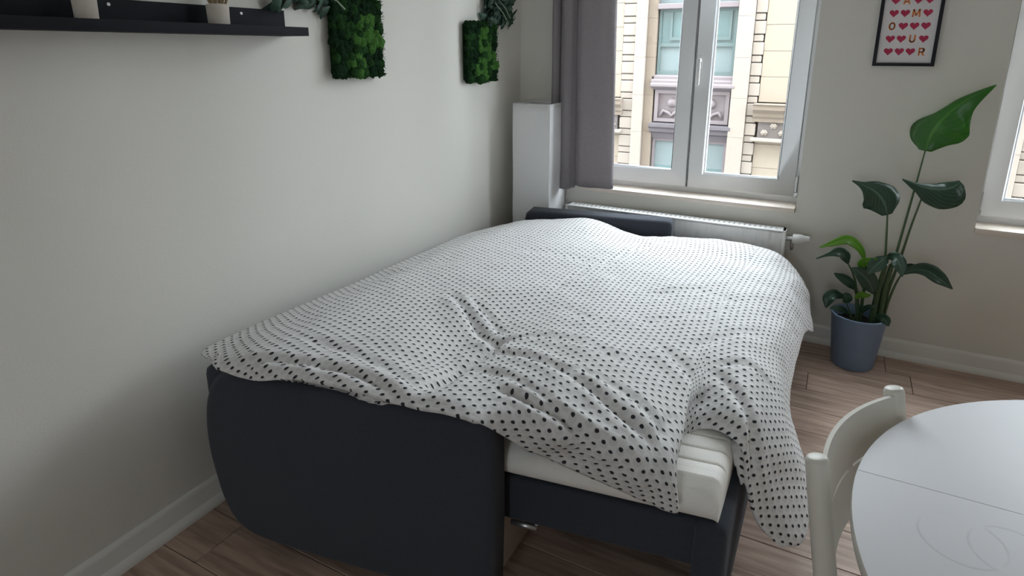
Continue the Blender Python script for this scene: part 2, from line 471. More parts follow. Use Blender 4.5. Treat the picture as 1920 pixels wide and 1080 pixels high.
bm = bmesh.new(); box(bm, RX1, RX1+0.2, RY0, 0, 0, RZ1)
tag(fin('wall_right', bm, M['wall']), 'plain off-white wall facing the bed', kind='structure')
bm = bmesh.new()
box(bm, -0.2, W3[0], RY0-0.2, RY0, 0, RZ1); box(bm, W3[1], RX1+0.2, RY0-0.2, RY0, 0, RZ1)
box(bm, W3[0], W3[1], RY0-0.2, RY0, 0, W3[2]); box(bm, W3[0], W3[1], RY0-0.2, RY0, W3[3], RZ1)
tag(fin('wall_rear', bm, M['wall']), 'off-white wall at the back of the room with an added fill-light window', kind='structure')
bm = bmesh.new(); box(bm, -0.2, RX1+0.2, RY0-0.2, T, RZ1, RZ1+0.2)
tag(fin('ceiling', bm, M['ceiling']), 'plain white ceiling of the room', kind='structure')

# floor: laminate planks laid parallel to the window wall
bm = bmesh.new(); box(bm, -0.2, RX1+0.2, RY0-0.2, 0, -0.3, -0.008)
floor = fin('floor', bm, M['subfloor']); tag(floor, 'oak laminate floor of long planks', kind='structure')
PW, PL, GAP = 0.1775, 1.21, 0.0012
plank_meshes = {}


def plank_mesh(l):
    k = round(l, 3)
    if k not in plank_meshes:
        b_ = bmesh.new(); box(b_, 0, l, 0, PW-GAP*2, -0.008, 0.0, 0.0012, 1)
        bmesh.ops.recalc_face_normals(b_, faces=b_.faces)
        me = bpy.data.meshes.new('plank'); b_.to_mesh(me); b_.free(); me.materials.append(M['plank'])
        plank_meshes[k] = me
    return plank_meshes[k]


row = 0; ytop = -0.0225
seam0 = [2.09, 2.19, 0.55, 1.35, 0.85, 0.30, 1.05, 0.62, 1.16, 0.40]
while ytop > RY0:
    s0 = seam0[row] if row < len(seam0) else random.uniform(0.1, PL)
    s0 = s0 % PL
    x = 0.012; ends = [x]
    e = s0
    while e < RX1-0.05:
        if e > x+0.05: ends.append(e)
        e += PL
    ends.append(RX1-0.012)
    for a, b_ in zip(ends, ends[1:]):
        o = link('plank', plank_mesh(b_-a-GAP*2), None, floor)
        o.location = (a+GAP, ytop-PW+GAP, 0)
    ytop -= PW; row += 1

# skirting boards: flat board with rounded top and a quarter-round foot
prof = [(0, 0), (0.030, 0), (0.030, 0.008), (0.028, 0.016), (0.022, 0.024), (0.014, 0.030), (0.013, 0.034), (0.013, 0.080), (0.010, 0.088), (0.004, 0.095), (0, 0.097)]


def skirting(name, p0, p1, n, label):
    b_ = bmesh.new()
    p0 = Vector(p0); p1 = Vector(p1); n = Vector(n)
    prism(b_, [p0+n*d+Vector((0, 0, z)) for d, z in prof], p1-p0)
    o = fin(name, b_, M['skirting'], smooth=True, sharp=35)
    tag(o, label, kind='structure')


skirting('baseboard_left', (0.0005, RY0, 0), (0.0005, -0.03, 0), (1, 0, 0), 'white skirting board along the wall beside the bed')
skirting('baseboard_window', (0.03, -0.0005, 0), (RX1, -0.0005, 0), (0, -1, 0), 'white skirting board under the windows')


# ------------------------------------------------------------------ windows
def profile_frame(name, mt, parent, x0, x1, z0, z1, wd, y0, y1, bev=0.006):
    """rectangular frame of four bars, one mesh, with chamfered inner edges"""
    b_ = bmesh.new()
    o = [(x0, z0), (x1, z0), (x1, z1), (x0, z1)]
    i = [(x0+wd, z0+wd), (x1-wd, z0+wd), (x1-wd, z1-wd), (x0+wd, z1-wd)]
    for k in range(4):
        j = (k+1) % 4
        q = [o[k], o[j], i[j], i[k]]
        prism(b_, [(p[0], y0, p[1]) for p in q], (0, y1-y0, 0))
    bmesh.ops.remove_doubles(b_, verts=b_.verts, dist=1e-5)
    # drop the coincident mitre faces
    seen = {}
    for f in list(b_.faces):
        c = f.calc_center_median(); k = (round(c.x, 4), round(c.y, 4), round(c.z, 4))
        seen.setdefault(k, []).append(f)
    bmesh.ops.delete(b_, geom=[f for v in seen.values() if len(v) > 1 for f in v], context='FACES_ONLY')
    bmesh.ops.recalc_face_normals(b_, faces=b_.faces)
    es = [e for e in b_.edges if len(e.link_faces) == 2 and e.calc_face_angle(0) > 0.6]
    if bev: bmesh.ops.bevel(b_, geom=es, offset=bev, segments=2, profile=0.5, affect='EDGES')
    return fin(name, b_, mt, parent, smooth=True, sharp=35)


def window(n, W, label, handle):
    root = empty('window_%d' % n, (0, 0, 0)); tag(root, label, kind='structure')
    x0, x1, z0, z1 = W
    zf = 0.712                               # top of the stone sill
    profile_frame('window_frame', M['upvc'], root, x0-0.01, x1+0.01, zf-0.01, z1+0.01, 0.045, 0.125, 0.20)
    xm = (x0+x1)/2+0.005
    for k, (a, b_) in enumerate(((x0+0.018, xm-0.0015), (xm+0.0015, x1-0.018))):
        s = profile_frame('sash', M['upvc'], root, a, b_, 0.742, z1-0.02, 0.085, 0.105, 0.175, 0.007)
        boxo('pane', M['glass'], s, a+0.08, b_-0.08, 0.138, 0.142, 0.822, z1-0.10)
        # glazing bead, a thin step round the pane
        profile_frame('glazing_bead', M['upvc'], s, a+0.080, b_-0.080, 0.742+0.080, z1-0.02-0.080, 0.014, 0.118, 0.136, 0.003)
        # hinge at the outer lower corner
        hx = x0+0.016 if k == 0 else x1-0.016
        bmh = bmesh.new(); tube(bmh, [(hx, 0.1, 0.775), (hx, 0.1, 0.86)], 0.008, 10)
        box(bmh, hx-0.008, hx+0.012, 0.098, 0.108, 0.745, 0.772, 0.002)
        fin('hinge', bmh, M['grey_metal'], s, smooth=True, sharp=40)
        if k == 1 and handle:
            bh = bmesh.new()
            box(bh, xm+0.012, xm+0.040, 0.092, 0.106, 1.405, 1.475, 0.006)
            tube(bh, [(xm+0.026, 0.096, 1.445), (xm+0.026, 0.062, 1.445)], 0.010, 12)
            box(bh, xm+0.016, xm+0.036, 0.052, 0.066, 1.315, 1.458, 0.006)
            fin('handle', bh, M['white_metal'], s, smooth=True, sharp=40)
        if k == 1:
            pass
    boxo('meeting_gasket', M['gasket'], root, xm-0.003, xm+0.003, 0.112, 0.15, 0.745, z1-0.025)
    # stone sill, a little proud of the wall
    bs = bmesh.new(); box(bs, x0-0.002, x1-0.003, -0.022, 0.20, 0.687, zf, 0.004)
    fin('window_sill', bs, M['sill'], root, smooth=True, sharp=40)
    return root


window(1, W1, 'white two-sash window behind the grey curtain, above the radiator', True)
window(2, W2, 'white window beside the tall green plant', True)

w3 = empty('window_3'); tag(w3, 'small unseen window added in the rear wall for fill light', kind='structure')
fr3 = profile_frame('window_frame', M['upvc'], w3, W3[0], W3[1], W3[2], W3[3], 0.06, RY0-0.14, RY0-0.07)
boxo('pane', M['glass'], fr3, W3[0]+0.05, W3[1]-0.05, RY0-0.107, RY0-0.103, W3[2]+0.05, W3[3]-0.05)

# ------------------------------------------------------------------ street and facade opposite
FY = 9.0
bm = bmesh.new(); box(bm, -14, 18, T, 16, -4.4, -4.2)
tag(fin('street', bm, M['asphalt']), 'grey street far below the window', kind='structure')
# the house around the room; upper mass added to shade the facade opposite
bm = bmesh.new(); box(bm, -14, 18, RY0-0.2, T, RZ1+0.2, 13.0); box(bm, -14, -0.2, RY0-0.2, T, -4.2, RZ1+0.2); box(bm, RX1+0.2, 18, RY0-0.2, T, -4.2, RZ1+0.2)
box(bm, -0.2, RX1+0.2, RY0-0.2, T, -4.2, -0.3)
tag(fin('wall_exterior', bm, M['brick_out']), 'unseen rendered outer wall of the house, raised to shade the street', kind='structure')
fac = empty('building', (0, FY+0.5, -4.2)); tag(fac, 'cream stone building with tall teal windows across the street', 'building')
FO = Vector((0, FY+0.5, -4.2))


def fbox(name, mt, x0, x1, y0, y1, z0, z1, parent=None, bev=0.0):
    p = parent or fac
    b_ = bmesh.new(); box(b_, x0, x1, y0-FO.y, y1-FO.y, z0-FO.z, z1-FO.z, bev, 1)
    return fin(name, b_, mt, p)


def shared(name, me, parent, loc):
    o = bpy.data.objects.new(name, me); COL.objects.link(o); o.parent = parent; o.location = loc
    return o


fbox('wall', M['joint'], -9.2, 14.0, FY+0.22, FY+0.9, -4.2, 4.3)
tmp = {}


def stone_mesh(w_, h_, d_, mt, bev=0.018):
    k = (round(w_, 3), round(h_, 3), round(d_, 3), mt.name)
    if k not in tmp:
        b_ = bmesh.new(); box(b_, 0, w_, 0, d_, 0, h_, bev, 1)
        bmesh.ops.recalc_face_normals(b_, faces=b_.faces)
        me = bpy.data.meshes.new('stone_block'); b_.to_mesh(me); b_.free(); me.materials.append(mt); tmp[k] = me
    return tmp[k]


def stone(x0, x1, z0, z1, y0, mt, name='stone_block', bev=0.018):
    d_ = FY+0.24-y0
    shared(name, stone_mesh(x1-x0, z1-z0, d_, mt, bev), fac, (x0, y0-FO.y, z0-FO.z))


PER = 4.2
for k in range(-1, 3):
    ox = k*PER
    near = (k == 0)
    zlo, zhi = (-1.6, 3.4) if near else (-1.6, 3.4)
    # pilasters either side of the bay, courses of stone
    for (a, b_, mt, yy) in ((-2.04, -1.825, M['stone_pale'], FY-0.02), (-1.822, -1.635, M['stone_brown'], FY+0.06),
                            (-0.125, 0.165, M['stone_pale'], FY-0.02)):
        for z in np.arange(zlo, zhi, 0.74):
            stone(ox+a, ox+b_, z, z+0.738, yy, mt, bev=0.004)
    # toothed quoins: a tall and a short block per course
    for (a, b_) in ((-2.305, -2.045), (0.168, 0.36)):
        z = zlo+0.05
        while z < zhi:
            stone(ox+a, ox+b_, z, z+0.225, FY+0.03, M['stone_pale'], 'quoin', 0.012)
            stone(ox+a, ox+b_-(0.02 if a > 0 else 0), z+0.240, z+0.356, FY+0.04, M['stone_pale'], 'quoin', 0.012)
            z += 0.37
    # plain ashlar beyond the quoins
    for z in np.arange(0.56, zhi, 0.46):
        stone(ox+0.363, ox+1.12, z, z+0.456, FY+0.05, M['stone'], bev=0.006)
        stone(ox+1.124, ox+PER-2.308, z, z+0.456, FY+0.05, M['stone'], bev=0.006)
    for z in np.arange(zlo, -0.2, 0.46):
        stone(ox+0.363, ox+1.12, z, min(z+0.456, -0.172), FY+0.08, M['stone'], bev=0.006)
        stone(ox+1.124, ox+PER-2.308, z, min(z+0.456, -0.172), FY+0.08, M['stone'], bev=0.006)
    # carved cornice panel: moulded top, dark frieze with rosettes, pale ledge
    x0, x1 = ox+0.30, ox+PER-2.25
    b_ = bmesh.new()
    pr = [(0.24, 0.20), (-0.02, 0.20), (-0.02, 0.26), (-0.06, 0.30), (-0.06, 0.36), (-0.14, 0.43), (-0.14, 0.50), (-0.17, 0.53), (0.24, 0.55)]
    prism(b_, [(x0, FY+p[0]-FO.y, p[1]-FO.z) for p in pr], (x1-x0, 0, 0))
    co = fin('cornice', b_, M['stone_brown'], fac)
    fbox('frieze', M['stone_dark'], x0+0.1, x1-0.1, FY+0.03, FY+0.23, -0.10, 0.22)
    fbox('ledge', M['stone_pale'], x0, x1, FY-0.10, FY+0.23, -0.165, -0.10, bev=0.015)
    nx = 0
    xx = x0+0.22
    while xx < x1-0.1:
        b2 = bmesh.new()
        cz = 0.13 if nx % 2 else 0.0
        for q in range(6):
            ang = q*math.pi/3
            bmesh.ops.create_icosphere(b2, subdivisions=1, radius=0.034, matrix=Matrix.Translation((xx+0.034*math.cos(ang), FY+0.02-FO.y, cz+0.03*math.sin(ang)-FO.z)))
        bmesh.ops.create_icosphere(b2, subdivisions=1, radius=0.03, matrix=Matrix.Translation((xx, FY-0.005-FO.y, cz-FO.z)))
        fin('rosette', b2, M['stone_pale'], fac, smooth=True)
        xx += 0.155; nx += 1
    # the window bay between the pilasters: wooden oriel front
    bl, br = ox-1.632, ox-0.128
    xmid = (bl+br)/2
    for (z0, z1, low) in ((1.02, 2.26, False), (-1.2, -0.24, True)):
        for (a, b_) in ((bl, xmid), (xmid, br)):
            wroot = fbox('window', M['mauve'], a+0.01, b_-0.01, FY+0.19, FY+0.23, z0, z1)
            fr = bmesh.new(); f_ = 0.05
            ya, yb = FY+0.13-FO.y, FY+0.20-FO.y
            box(fr, a+0.02, a+0.02+f_, ya, yb, z0-FO.z, z1-FO.z); box(fr, b_-0.02-f_, b_-0.02, ya, yb, z0-FO.z, z1-FO.z)
            box(fr, a+0.02, b_-0.02, ya+0.002, yb, z0-FO.z, z0+0.07-FO.z); box(fr, a+0.02, b_-0.02, ya+0.002, yb, z1-0.05-FO.z, z1-FO.z)
            if not low: box(fr, a+0.02, b_-0.02, ya+0.002, yb, z0+0.54-FO.z, z0+0.61-FO.z)
            fin('window_frame', fr, M['teal_frame'] if not low else M['mauve'], wroot)
            if low:
                fbox('pane', M['far_blind'], a+0.06, b_-0.06, FY+0.17, FY+0.185, z0+0.4, z1-0.04, wroot)
                fbox('pane', M['far_glass'], a+0.06, b_-0.06, FY+0.17, FY+0.185, z0+0.06, z0+0.398, wroot)
            else:
                fbox('pane', M['far_blind'], a+0.06, b_-0.06, FY+0.17, FY+0.185, z0+0.07, z0+0.55, wroot)
                fbox('pane', M['far_glass'], a+0.06, b_-0.06, FY+0.17, FY+0.185, z0+0.60, z1-0.04, wroot)
                s_ = bmesh.new()
                xc = (a+b_)/2+0.06
                box(s_, xc-0.20, xc-0.155, ya, yb, z0+0.7-FO.z, z1-0.05-FO.z); box(s_, xc+0.155, xc+0.20, ya, yb, z0+0.7-FO.z, z1-0.05-FO.z)
                box(s_, xc-0.20, xc+0.20, ya+0.002, yb, z0+0.66-FO.z, z0+0.72-FO.z)
                fin('casement', s_, M['teal_frame'], wroot)
    # transom over the main window, upper glazing
    fbox('transom', M['mauve'], bl, br, FY+0.02, FY+0.23, 2.26, 2.36, bev=0.01)
    fbox('upper_light', M['far_blind'], bl, br, FY+0.17, FY+0.23, 2.36, 3.4)
    # moulded wooden sill, carved spandrel, entablature
    b_ = bmesh.new()
    pr = [(0.24, 0.77), (0.02, 0.77), (-0.03, 0.80), (-0.03, 0.84), (0.02, 0.87), (0.02, 0.91), (0.06, 0.94), (0.06, 0.99), (0.10, 1.02), (0.24, 1.02)]
    prism(b_, [(bl-0.05, FY+p[0]-FO.y, p[1]-FO.z) for p in pr], (br-bl+0.1, 0, 0))
    fin('oriel_sill', b_, M['mauve'], fac)
    fbox('painted_sill_shadow', M['mauve_dark'], bl-0.02, br+0.02, FY+0.05, FY+0.23, 0.735, 0.77)  # dark strip standing in for the shadow under the sill
    for (a, b_) in ((bl, xmid), (xmid, br)):
        pn = fbox('spandrel', M['mauve'], a+0.02, b_-0.02, FY+0.13, FY+0.23, 0.10, 0.735)
        fr = bmesh.new(); ya, yb = FY+0.07-FO.y, FY+0.135-FO.y
        box(fr, a+0.03, a+0.10, ya, yb, 0.10-FO.z, 0.73-FO.z); box(fr, b_-0.10, b_-0.03, ya, yb, 0.10-FO.z, 0.73-FO.z)
        box(fr, a+0.10, b_-0.10, ya+0.002, yb, 0.66-FO.z, 0.73-FO.z); box(fr, a+0.10, b_-0.10, ya+0.002, yb, 0.10-FO.z, 0.17-FO.z)
        fin('panel_moulding', fr, M['mauve'], pn)
        sw = bmesh.new(); xc = (a+b_)/2
        pts = [(xc+dx, FY+0.10-FO.y, 0.42+dz-FO.z) for dx, dz in ((-0.22, -0.20), (-0.16, -0.10), (-0.06, -0.14), (0, -0.20), (0.06, -0.14), (0.16, -0.10), (0.22, -0.20))]
        tube(sw, pts, 0.035, 8)
        bmesh.ops.create_icosphere(sw, subdivisions=2, radius=0.10, matrix=Matrix.Translation((xc, FY+0.13-FO.y, 0.48-FO.z)))
        fin('carving', sw, M['mauve'], pn, smooth=True)
    b_ = bmesh.new()
    pr = [(0.24, -0.24), (0.10, -0.24), (0.08, -0.14), (0.02, -0.10), (0.02, -0.04), (-0.03, 0.0), (-0.03, 0.06), (0.24, 0.10)]
    prism(b_, [(bl-0.04, FY+p[0]-FO.y, p[1]-FO.z) for p in pr], (br-bl+0.08, 0, 0))
    fin('entablature', b_, M['mauve_dark'], fac)

# ------------------------------------------------------------------ radiator
rad = empty('radiator', (0.96, -0.06, 0)); tag(rad, 'white panel radiator on the wall below the window sill', 'radiator')
rx0, rx1, rzb, rzt = -0.60, 0.615, 0.13, 0.612


def shape_box(name, mt, parent, *a, **k): return boxo(name, mt, parent, *a, **k)


bm = bmesh.new()
# pressed front panel with shallow vertical flutes
nf = 37
cols = []
for i in range(nf*6+1):
    x = rx0+0.02+(rx1-rx0-0.04)*i/(nf*6)
    ph = (i % 6)/6
    dy = 0.004*(0.5-0.5*math.cos(2*math.pi*ph))
    if i < 6 or i > nf*6-6: dy = 0
    cols.append((x, dy))
grid = [[bm.verts.new((x, -0.050+(dy if 0 < j < 3 else 0), z)) for x, dy in cols] for j, z in enumerate((rzb, rzb+0.03, rzt-0.05, rzt-0.012))]
for a, b_ in zip(grid, grid[1:]):
    for i in range(len(a)-1): bm.faces.new((a[i], a[i+1], b_[i+1], b_[i]))
fin('front_panel', bm, M['white_metal'], rad, smooth=True)
boxo('rear_panel', M['white_metal'], rad, rx0+0.02, rx1-0.02, 0.016, 0.026, rzb, rzt-0.012, 0.003)
boxo('side_cover', M['white_metal'], rad, rx0, rx0+0.02, -0.052, 0.026, rzb, rzt, 0.004)
boxo('side_cover', M['white_metal'], rad, rx1-0.02, rx1, -0.052, 0.026, rzb, rzt, 0.004)
top = boxo('top_grille', M['white_metal'], rad, rx0, rx1, -0.053, 0.027, rzt-0.010, rzt, 0.003)
me_s = None
for i in range(44):
    x = rx0+0.05+i*(rx1-rx0-0.1)/43
    if me_s is None:
        b_ = bmesh.new(); box(b_, -0.004, 0.004, -0.03, 0.004, 0, 0.0012); bmesh.ops.recalc_face_normals(b_, faces=b_.faces)
        me_s = bpy.data.meshes.new('grille_slot'); b_.to_mesh(me_s); b_.free(); me_s.materials.append(M['slot'])
    o = bpy.data.objects.new('grille_slot', me_s); COL.objects.link(o); o.parent = top; o.location = (x, 0, rzt)
bm = bmesh.new(); box(bm, -0.3, -0.26, 0.026, 0.0595, 0.2, 0.5); box(bm, 0.26, 0.30, 0.026, 0.0595, 0.2, 0.5)
fin('wall_bracket', bm, M['grey_metal'], rad)
bm = bmesh.new()
tube(bm, [(rx1-0.005, -0.012, 0.565), (rx1+0.045, -0.014, 0.568)], 0.011, 14)
tube(bm, [(rx1+0.03, -0.012, 0.565), (rx1+0.03, -0.012, 0.53), (rx1+0.03, 0.03, 0.50), (rx1+0.03, 0.059, 0.50)], 0.008, 12)
fin('valve_body', bm, M['grey_metal'], rad, smooth=True, sharp=45)
bm = bmesh.new()
tube(bm, [(rx1+0.030, -0.014, 0.568), (rx1+0.036, -0.014, 0.568), (rx1+0.075, -0.015, 0.571), (rx1+0.082, -0.015, 0.572), (rx1+0.105, -0.016, 0.574), (rx1+0.110, -0.016, 0.574)],
     [0.020, 0.025, 0.024, 0.019, 0.017, 0.014], 18)
fin('thermostat_head', bm, M['white_metal'], rad, smooth=True, sharp=45)

# ------------------------------------------------------------------ curtain
def curtain(base_x, sx, label):
    cur = empty('curtain', (base_x, -0.07, 0.72)); tag(cur, label, 'curtain')
    path = [(0.215, 0.025), (0.232, -0.05), (0.255, -0.085), (0.278, -0.065), (0.283, -0.045), (0.30, -0.075), (0.33, -0.100), (0.365, -0.092), (0.378, -0.060),
            (0.388, -0.068), (0.42, -0.105), (0.47, -0.112), (0.52, -0.098), (0.56, -0.095), (0.585, -0.085), (0.592, -0.07)]
    pp = catmull(path, 6)
    bm = bmesh.new(); rows_ = []
    NZ = 36
    for j in range(NZ+1):
        f = j/NZ
        rr = []
        for i, (x, y) in enumerate(pp):
            g = i/(len(pp)-1)
            zb = 0.700+0.03*min(1, max(0, (g-0.45)*5))
            if g > 0.55: zb = 0.727
            z = zb+(2.775-zb)*f
            sp_ = 1.0+0.12*(1-f)
            xx = 0.215+(x-0.215)*sp_ if g > 0.5 else x+0.012*(1-f)*g
            wav = 0.006*math.sin(3.1*f*6+i*0.2)*(1-f)
            rr.append(bm.verts.new(((xx-0.42)*sx, y+wav*0.6+0.07, z-0.72)))
        rows_.append(rr)
    for a, b_ in zip(rows_, rows_[1:]):
        for i in range(len(a)-1): bm.faces.new((a[i], a[i+1], b_[i+1], b_[i]))
    cl = fin('cloth', bm, M['curtain'], cur, smooth=True)
    md = cl.modifiers.new('thickness', 'SOLIDIFY'); md.thickness = 0.003; md.offset = 0
    bm = bmesh.new(); tube(bm, [(-0.3*abs(sx)**0.5*(1 if sx > 0 else -1), 0.0, 2.07), (1.4*(1 if sx > 0 else -1), 0.0, 2.07)], 0.013, 14)
    for q in (-0.25, 1.3):
        q *= 1 if sx > 0 else -1
        box(bm, q-0.015, q+0.015, 0.0, 0.0695, 2.06, 2.09)
    fin('curtain_rod', bm, M['grey_metal'], cur, smooth=True, sharp=40)


curtain(0.42, 1.0, 'dark grey curtain pulled to the lamp side of the window')
curtain(3.36, -1.35, 'dark grey curtain added to dim the window beside the plant')  # added curtain, cuts the daylight reaching the left wall

# ------------------------------------------------------------------ square paper floor lamp
lamp = empty('floor_lamp', (0.2, -0.14, 0)); tag(lamp, 'tall white square paper floor lamp in the corner', 'lamp')
LW, LH = 0.117, 1.207
bm = bmesh.new()
pl = []
for (x0, y0, x1, y1) in ((-1, -1, 1, -1), (1, -1, 1, 1), (1, 1, -1, 1), (-1, 1, -1, -1)):
    for t in np.linspace(0, 1, 13)[:-1]:
        s = 1-0.055*(1-abs(2*t-1))                 # sides pinched inwards along a centre crease
        x = x0+(x1-x0)*t; y = y0+(y1-y0)*t
        nx, ny = (0, y0) if y0 == y1 else (x0, 0)
        pl.append((x*LW-(1-s)*nx*LW*1.6, y*LW-(1-s)*ny*LW*1.6))
rings = []
for z in np.linspace(0.03, LH, 22):
    tw = 1.0+0.006*math.sin(z*14)
    rings.append([bm.verts.new((x*tw, y*tw, z)) for x, y in pl])
for a, b_ in zip(rings, rings[1:]):
    for i in range(len(a)):
        j = (i+1) % len(a); bm.faces.new((a[i], a[j], b_[j], b_[i]))
sh = fin('paper_shade', bm, M['lamp'], lamp, smooth=True, sharp=40)
md = sh.modifiers.new('thickness', 'SOLIDIFY'); md.thickness = 0.0015
bm = bmesh.new()
for sx in (-1, 1):
    for sy in (-1, 1):
        tube(bm, [(sx*(LW-0.006), sy*(LW-0.006), 0.0), (sx*(LW-0.006), sy*(LW-0.006), LH-0.005)], 0.003, 6)
for z in (0.02, LH-0.01):
    for a, b_ in (((-1, -1), (1, -1)), ((1, -1), (1, 1)), ((1, 1), (-1, 1)), ((-1, 1), (-1, -1))):
        k = LW-0.008
        tube(bm, [(a[0]*k, a[1]*k, z), (b_[0]*k, b_[1]*k, z)], 0.003, 6)
fin('wire_frame', bm, M['white_metal'], lamp)
bm = bmesh.new(); tube(bm, [(0, 0, 0.02), (0, 0, 0.5)], 0.012, 10); box(bm, -LW+0.01, LW-0.01, -0.01, 0.01, 0.012, 0.02)
fin('lamp_holder', bm, M['white_metal'], lamp)
bm = bmesh.new(); lathe(bm, [(0, 0.50), (0.013, 0.50), (0.016, 0.53), (0.03, 0.56), (0.03, 0.58), (0.02, 0.605), (0, 0.61)], n=20)
fin('bulb', bm, M['lamp'], lamp, smooth=True)

# ------------------------------------------------------------------ framed poster
pic = empty('framed_poster', (1.967, -0.0005, 1.428)); tag(pic, 'black-framed AMOUR poster with crimson hearts and orange letters on the wall', 'poster')
PWd, PHt = 0.242, 0.352
bm = bmesh.new()
fw_ = 0.0145
o_ = [(-PWd/2, 0), (PWd/2, 0), (PWd/2, PHt), (-PWd/2, PHt)]
i_ = [(-PWd/2+fw_, fw_), (PWd/2-fw_, fw_), (PWd/2-fw_, PHt-fw_), (-PWd/2+fw_, PHt-fw_)]
for k in range(4):
    j = (k+1) % 4
    prism(bm, [(p[0], -0.018, p[1]) for p in (o_[k], o_[j], i_[j], i_[k])], (0, 0.018, 0))
fin('frame', bm, M['frame'], pic)
sheet = boxo('sheet', M['paper'], pic, -PWd/2+fw_-0.002, PWd/2-fw_+0.002, -0.010, -0.004, fw_-0.002, PHt-fw_+0.002)


def heart_mesh(s):
    b_ = bmesh.new(); vs_ = []
    for k in range(28):
        t = 2*math.pi*k/28
        x = 16*math.sin(t)**3; z = 13*math.cos(t)-5*math.cos(2*t)-2*math.cos(3*t)-math.cos(4*t)
        vs_.append((x/16*s, 0, (z+1.5)/16*s))
    prism(b_, vs_, (0, 0.0012, 0))
    bmesh.ops.recalc_face_normals(b_, faces=b_.faces)
    me = bpy.data.meshes.new('heart'); b_.to_mesh(me); b_.free(); me.materials.append(M['heart'])
    return me


def letter(ch):
    """capital drawn with flat strokes, cap height 1, centred on x"""
    w_, arc = 0.19, lambda cx, cz, rx, rz_, a0, a1, n=12: [(cx+rx*math.cos(math.radians(a0+(a1-a0)*k/n)), cz+rz_*math.sin(math.radians(a0+(a1-a0)*k/n))) for k in range(n+1)]
    S = {'A': [[(-0.33, 0), (0, 0.95)], [(0, 0.95), (0.33, 0)], [(-0.2, 0.28), (0.2, 0.28)]],
         'M': [[(-0.40, 0), (-0.34, 0.95)], [(-0.34, 0.95), (0, 0.18)], [(0, 0.18), (0.34, 0.95)], [(0.34, 0.95), (0.40, 0)]],
         'O': [arc(0, 0.5, 0.31, 0.43, 0, 360, 24)],
         'U': [[(-0.28, 0.98), (-0.28, 0.36)], arc(0, 0.36, 0.28, 0.29, 180, 360), [(0.28, 0.36), (0.28, 0.98)]],
         'R': [[(-0.26, 0), (-0.26, 0.98)], [(-0.26, 0.90), (0.06, 0.90)], arc(0.06, 0.67, 0.22, 0.23, 90, -90), [(0.06, 0.44), (-0.26, 0.44)], [(0.02, 0.44), (0.30, 0)]]}[ch]
    b_ = bmesh.new()
    for pl_ in S:
        for (x0, z0), (x1, z1) in zip(pl_, pl_[1:]):
            d = Vector((x1-x0, z1-z0)).normalized(); n = Vector((-d.y, d.x))*w_/2; e = d*0.03
            q = [(x0-e.x+n.x, z0-e.y+n.y), (x1+e.x+n.x, z1+e.y+n.y), (x1+e.x-n.x, z1+e.y-n.y), (x0-e.x-n.x, z0-e.y-n.y)]
            prism(b_, [(p[0], 0, p[1]) for p in q], (0, 0.03, 0))
    bmesh.ops.recalc_face_normals(b_, faces=b_.faces)
    me = bpy.data.meshes.new('letter'); b_.to_mesh(me); b_.free(); me.materials.append(M['letter'])
    return me


hm = heart_mesh(0.0182)
for r_, txt in enumerate(('hAhh', 'hhMh', 'Ohhh', 'hhUh', 'hhhR')):
    z = 0.0635+0.0555*(4-r_)
    for c_, ch in enumerate(txt):
        x = -0.0645+c_*0.043
        if ch == 'h':
            o = shared('heart', hm, sheet, (x, -0.0112, z))
        else:
            o = shared('letter', letter(ch), sheet, (x, -0.0112, z-0.0155)); o.scale = (0.033, 0.04, 0.033)

# ------------------------------------------------------------------ shelf, moss and foliage on the left wall
sh = empty('wall_shelf', (0.0005, -2.40, 1.545)); tag(sh, 'black picture ledge shelf on the wall above the bed', 'shelf')
y0, y1 = -0.60, 0.593
boxo('back_panel', M['shelf'], sh, 0, 0.012, y0, y1, 0.0, 0.085, 0.001)
boxo('ledge', M['shelf'], sh, 0.012, 0.108, y0, y1, 0.0, 0.012, 0.001)
boxo('front_lip', M['shelf'], sh, 0.108, 0.120, y0, y1, 0.0, 0.028, 0.001)
for p in ((203, 8), (452, 25)):
    q = at(*p, 0, 0.013)
    bm = bmesh.new(); tube(bm, [(0.012, q[1]+2.40, q[2]-1.545), (0.0145, q[1]+2.40, q[2]-1.545)], 0.0045, 12)
    fin('screw', bm, M['white_metal'], sh)
for i, (yy, rr, lab) in enumerate(((-2.480, 0.0275, 'pale cement pot of dried grass on the shelf, farther from the moss'), (-2.103, 0.032, 'pale cement pot of dried grass on the shelf, nearest the dark foliage'))):
    pt = empty('plant_pot', (0.058, yy, 1.557)); tag(pt, lab, 'pot', 'small pots on the black shelf')
    bm = bmesh.new(); lathe(bm, [(0, 0.0), (rr*0.84, 0.0), (rr*0.95, 0.02), (rr, 0.072), (rr-0.005, 0.075), (rr-0.008, 0.06), (0, 0.058)], n=28)
    fin('pot', bm, M['cement'], pt, smooth=True, sharp=40)
    bm = bmesh.new()
    for k in range(46):
        a = random.uniform(0, 2*math.pi); r0 = random.uniform(0, rr*0.6); ln = random.uniform(0.05, 0.11); lean = random.uniform(0.1, 0.5)
        p0 = Vector((r0*math.cos(a), r0*math.sin(a), 0.055)); d = Vector((math.cos(a)*lean, math.sin(a)*lean, 1)).normalized()
        tube(bm, [p0, p0+d*ln*0.6, p0+d*ln+Vector((math.cos(a), math.sin(a), 0))*0.015], [0.0016, 0.0013, 0.0006], 4)
    tag(fin('dried_grass', bm, M['dried'], pt), kind='stuff')


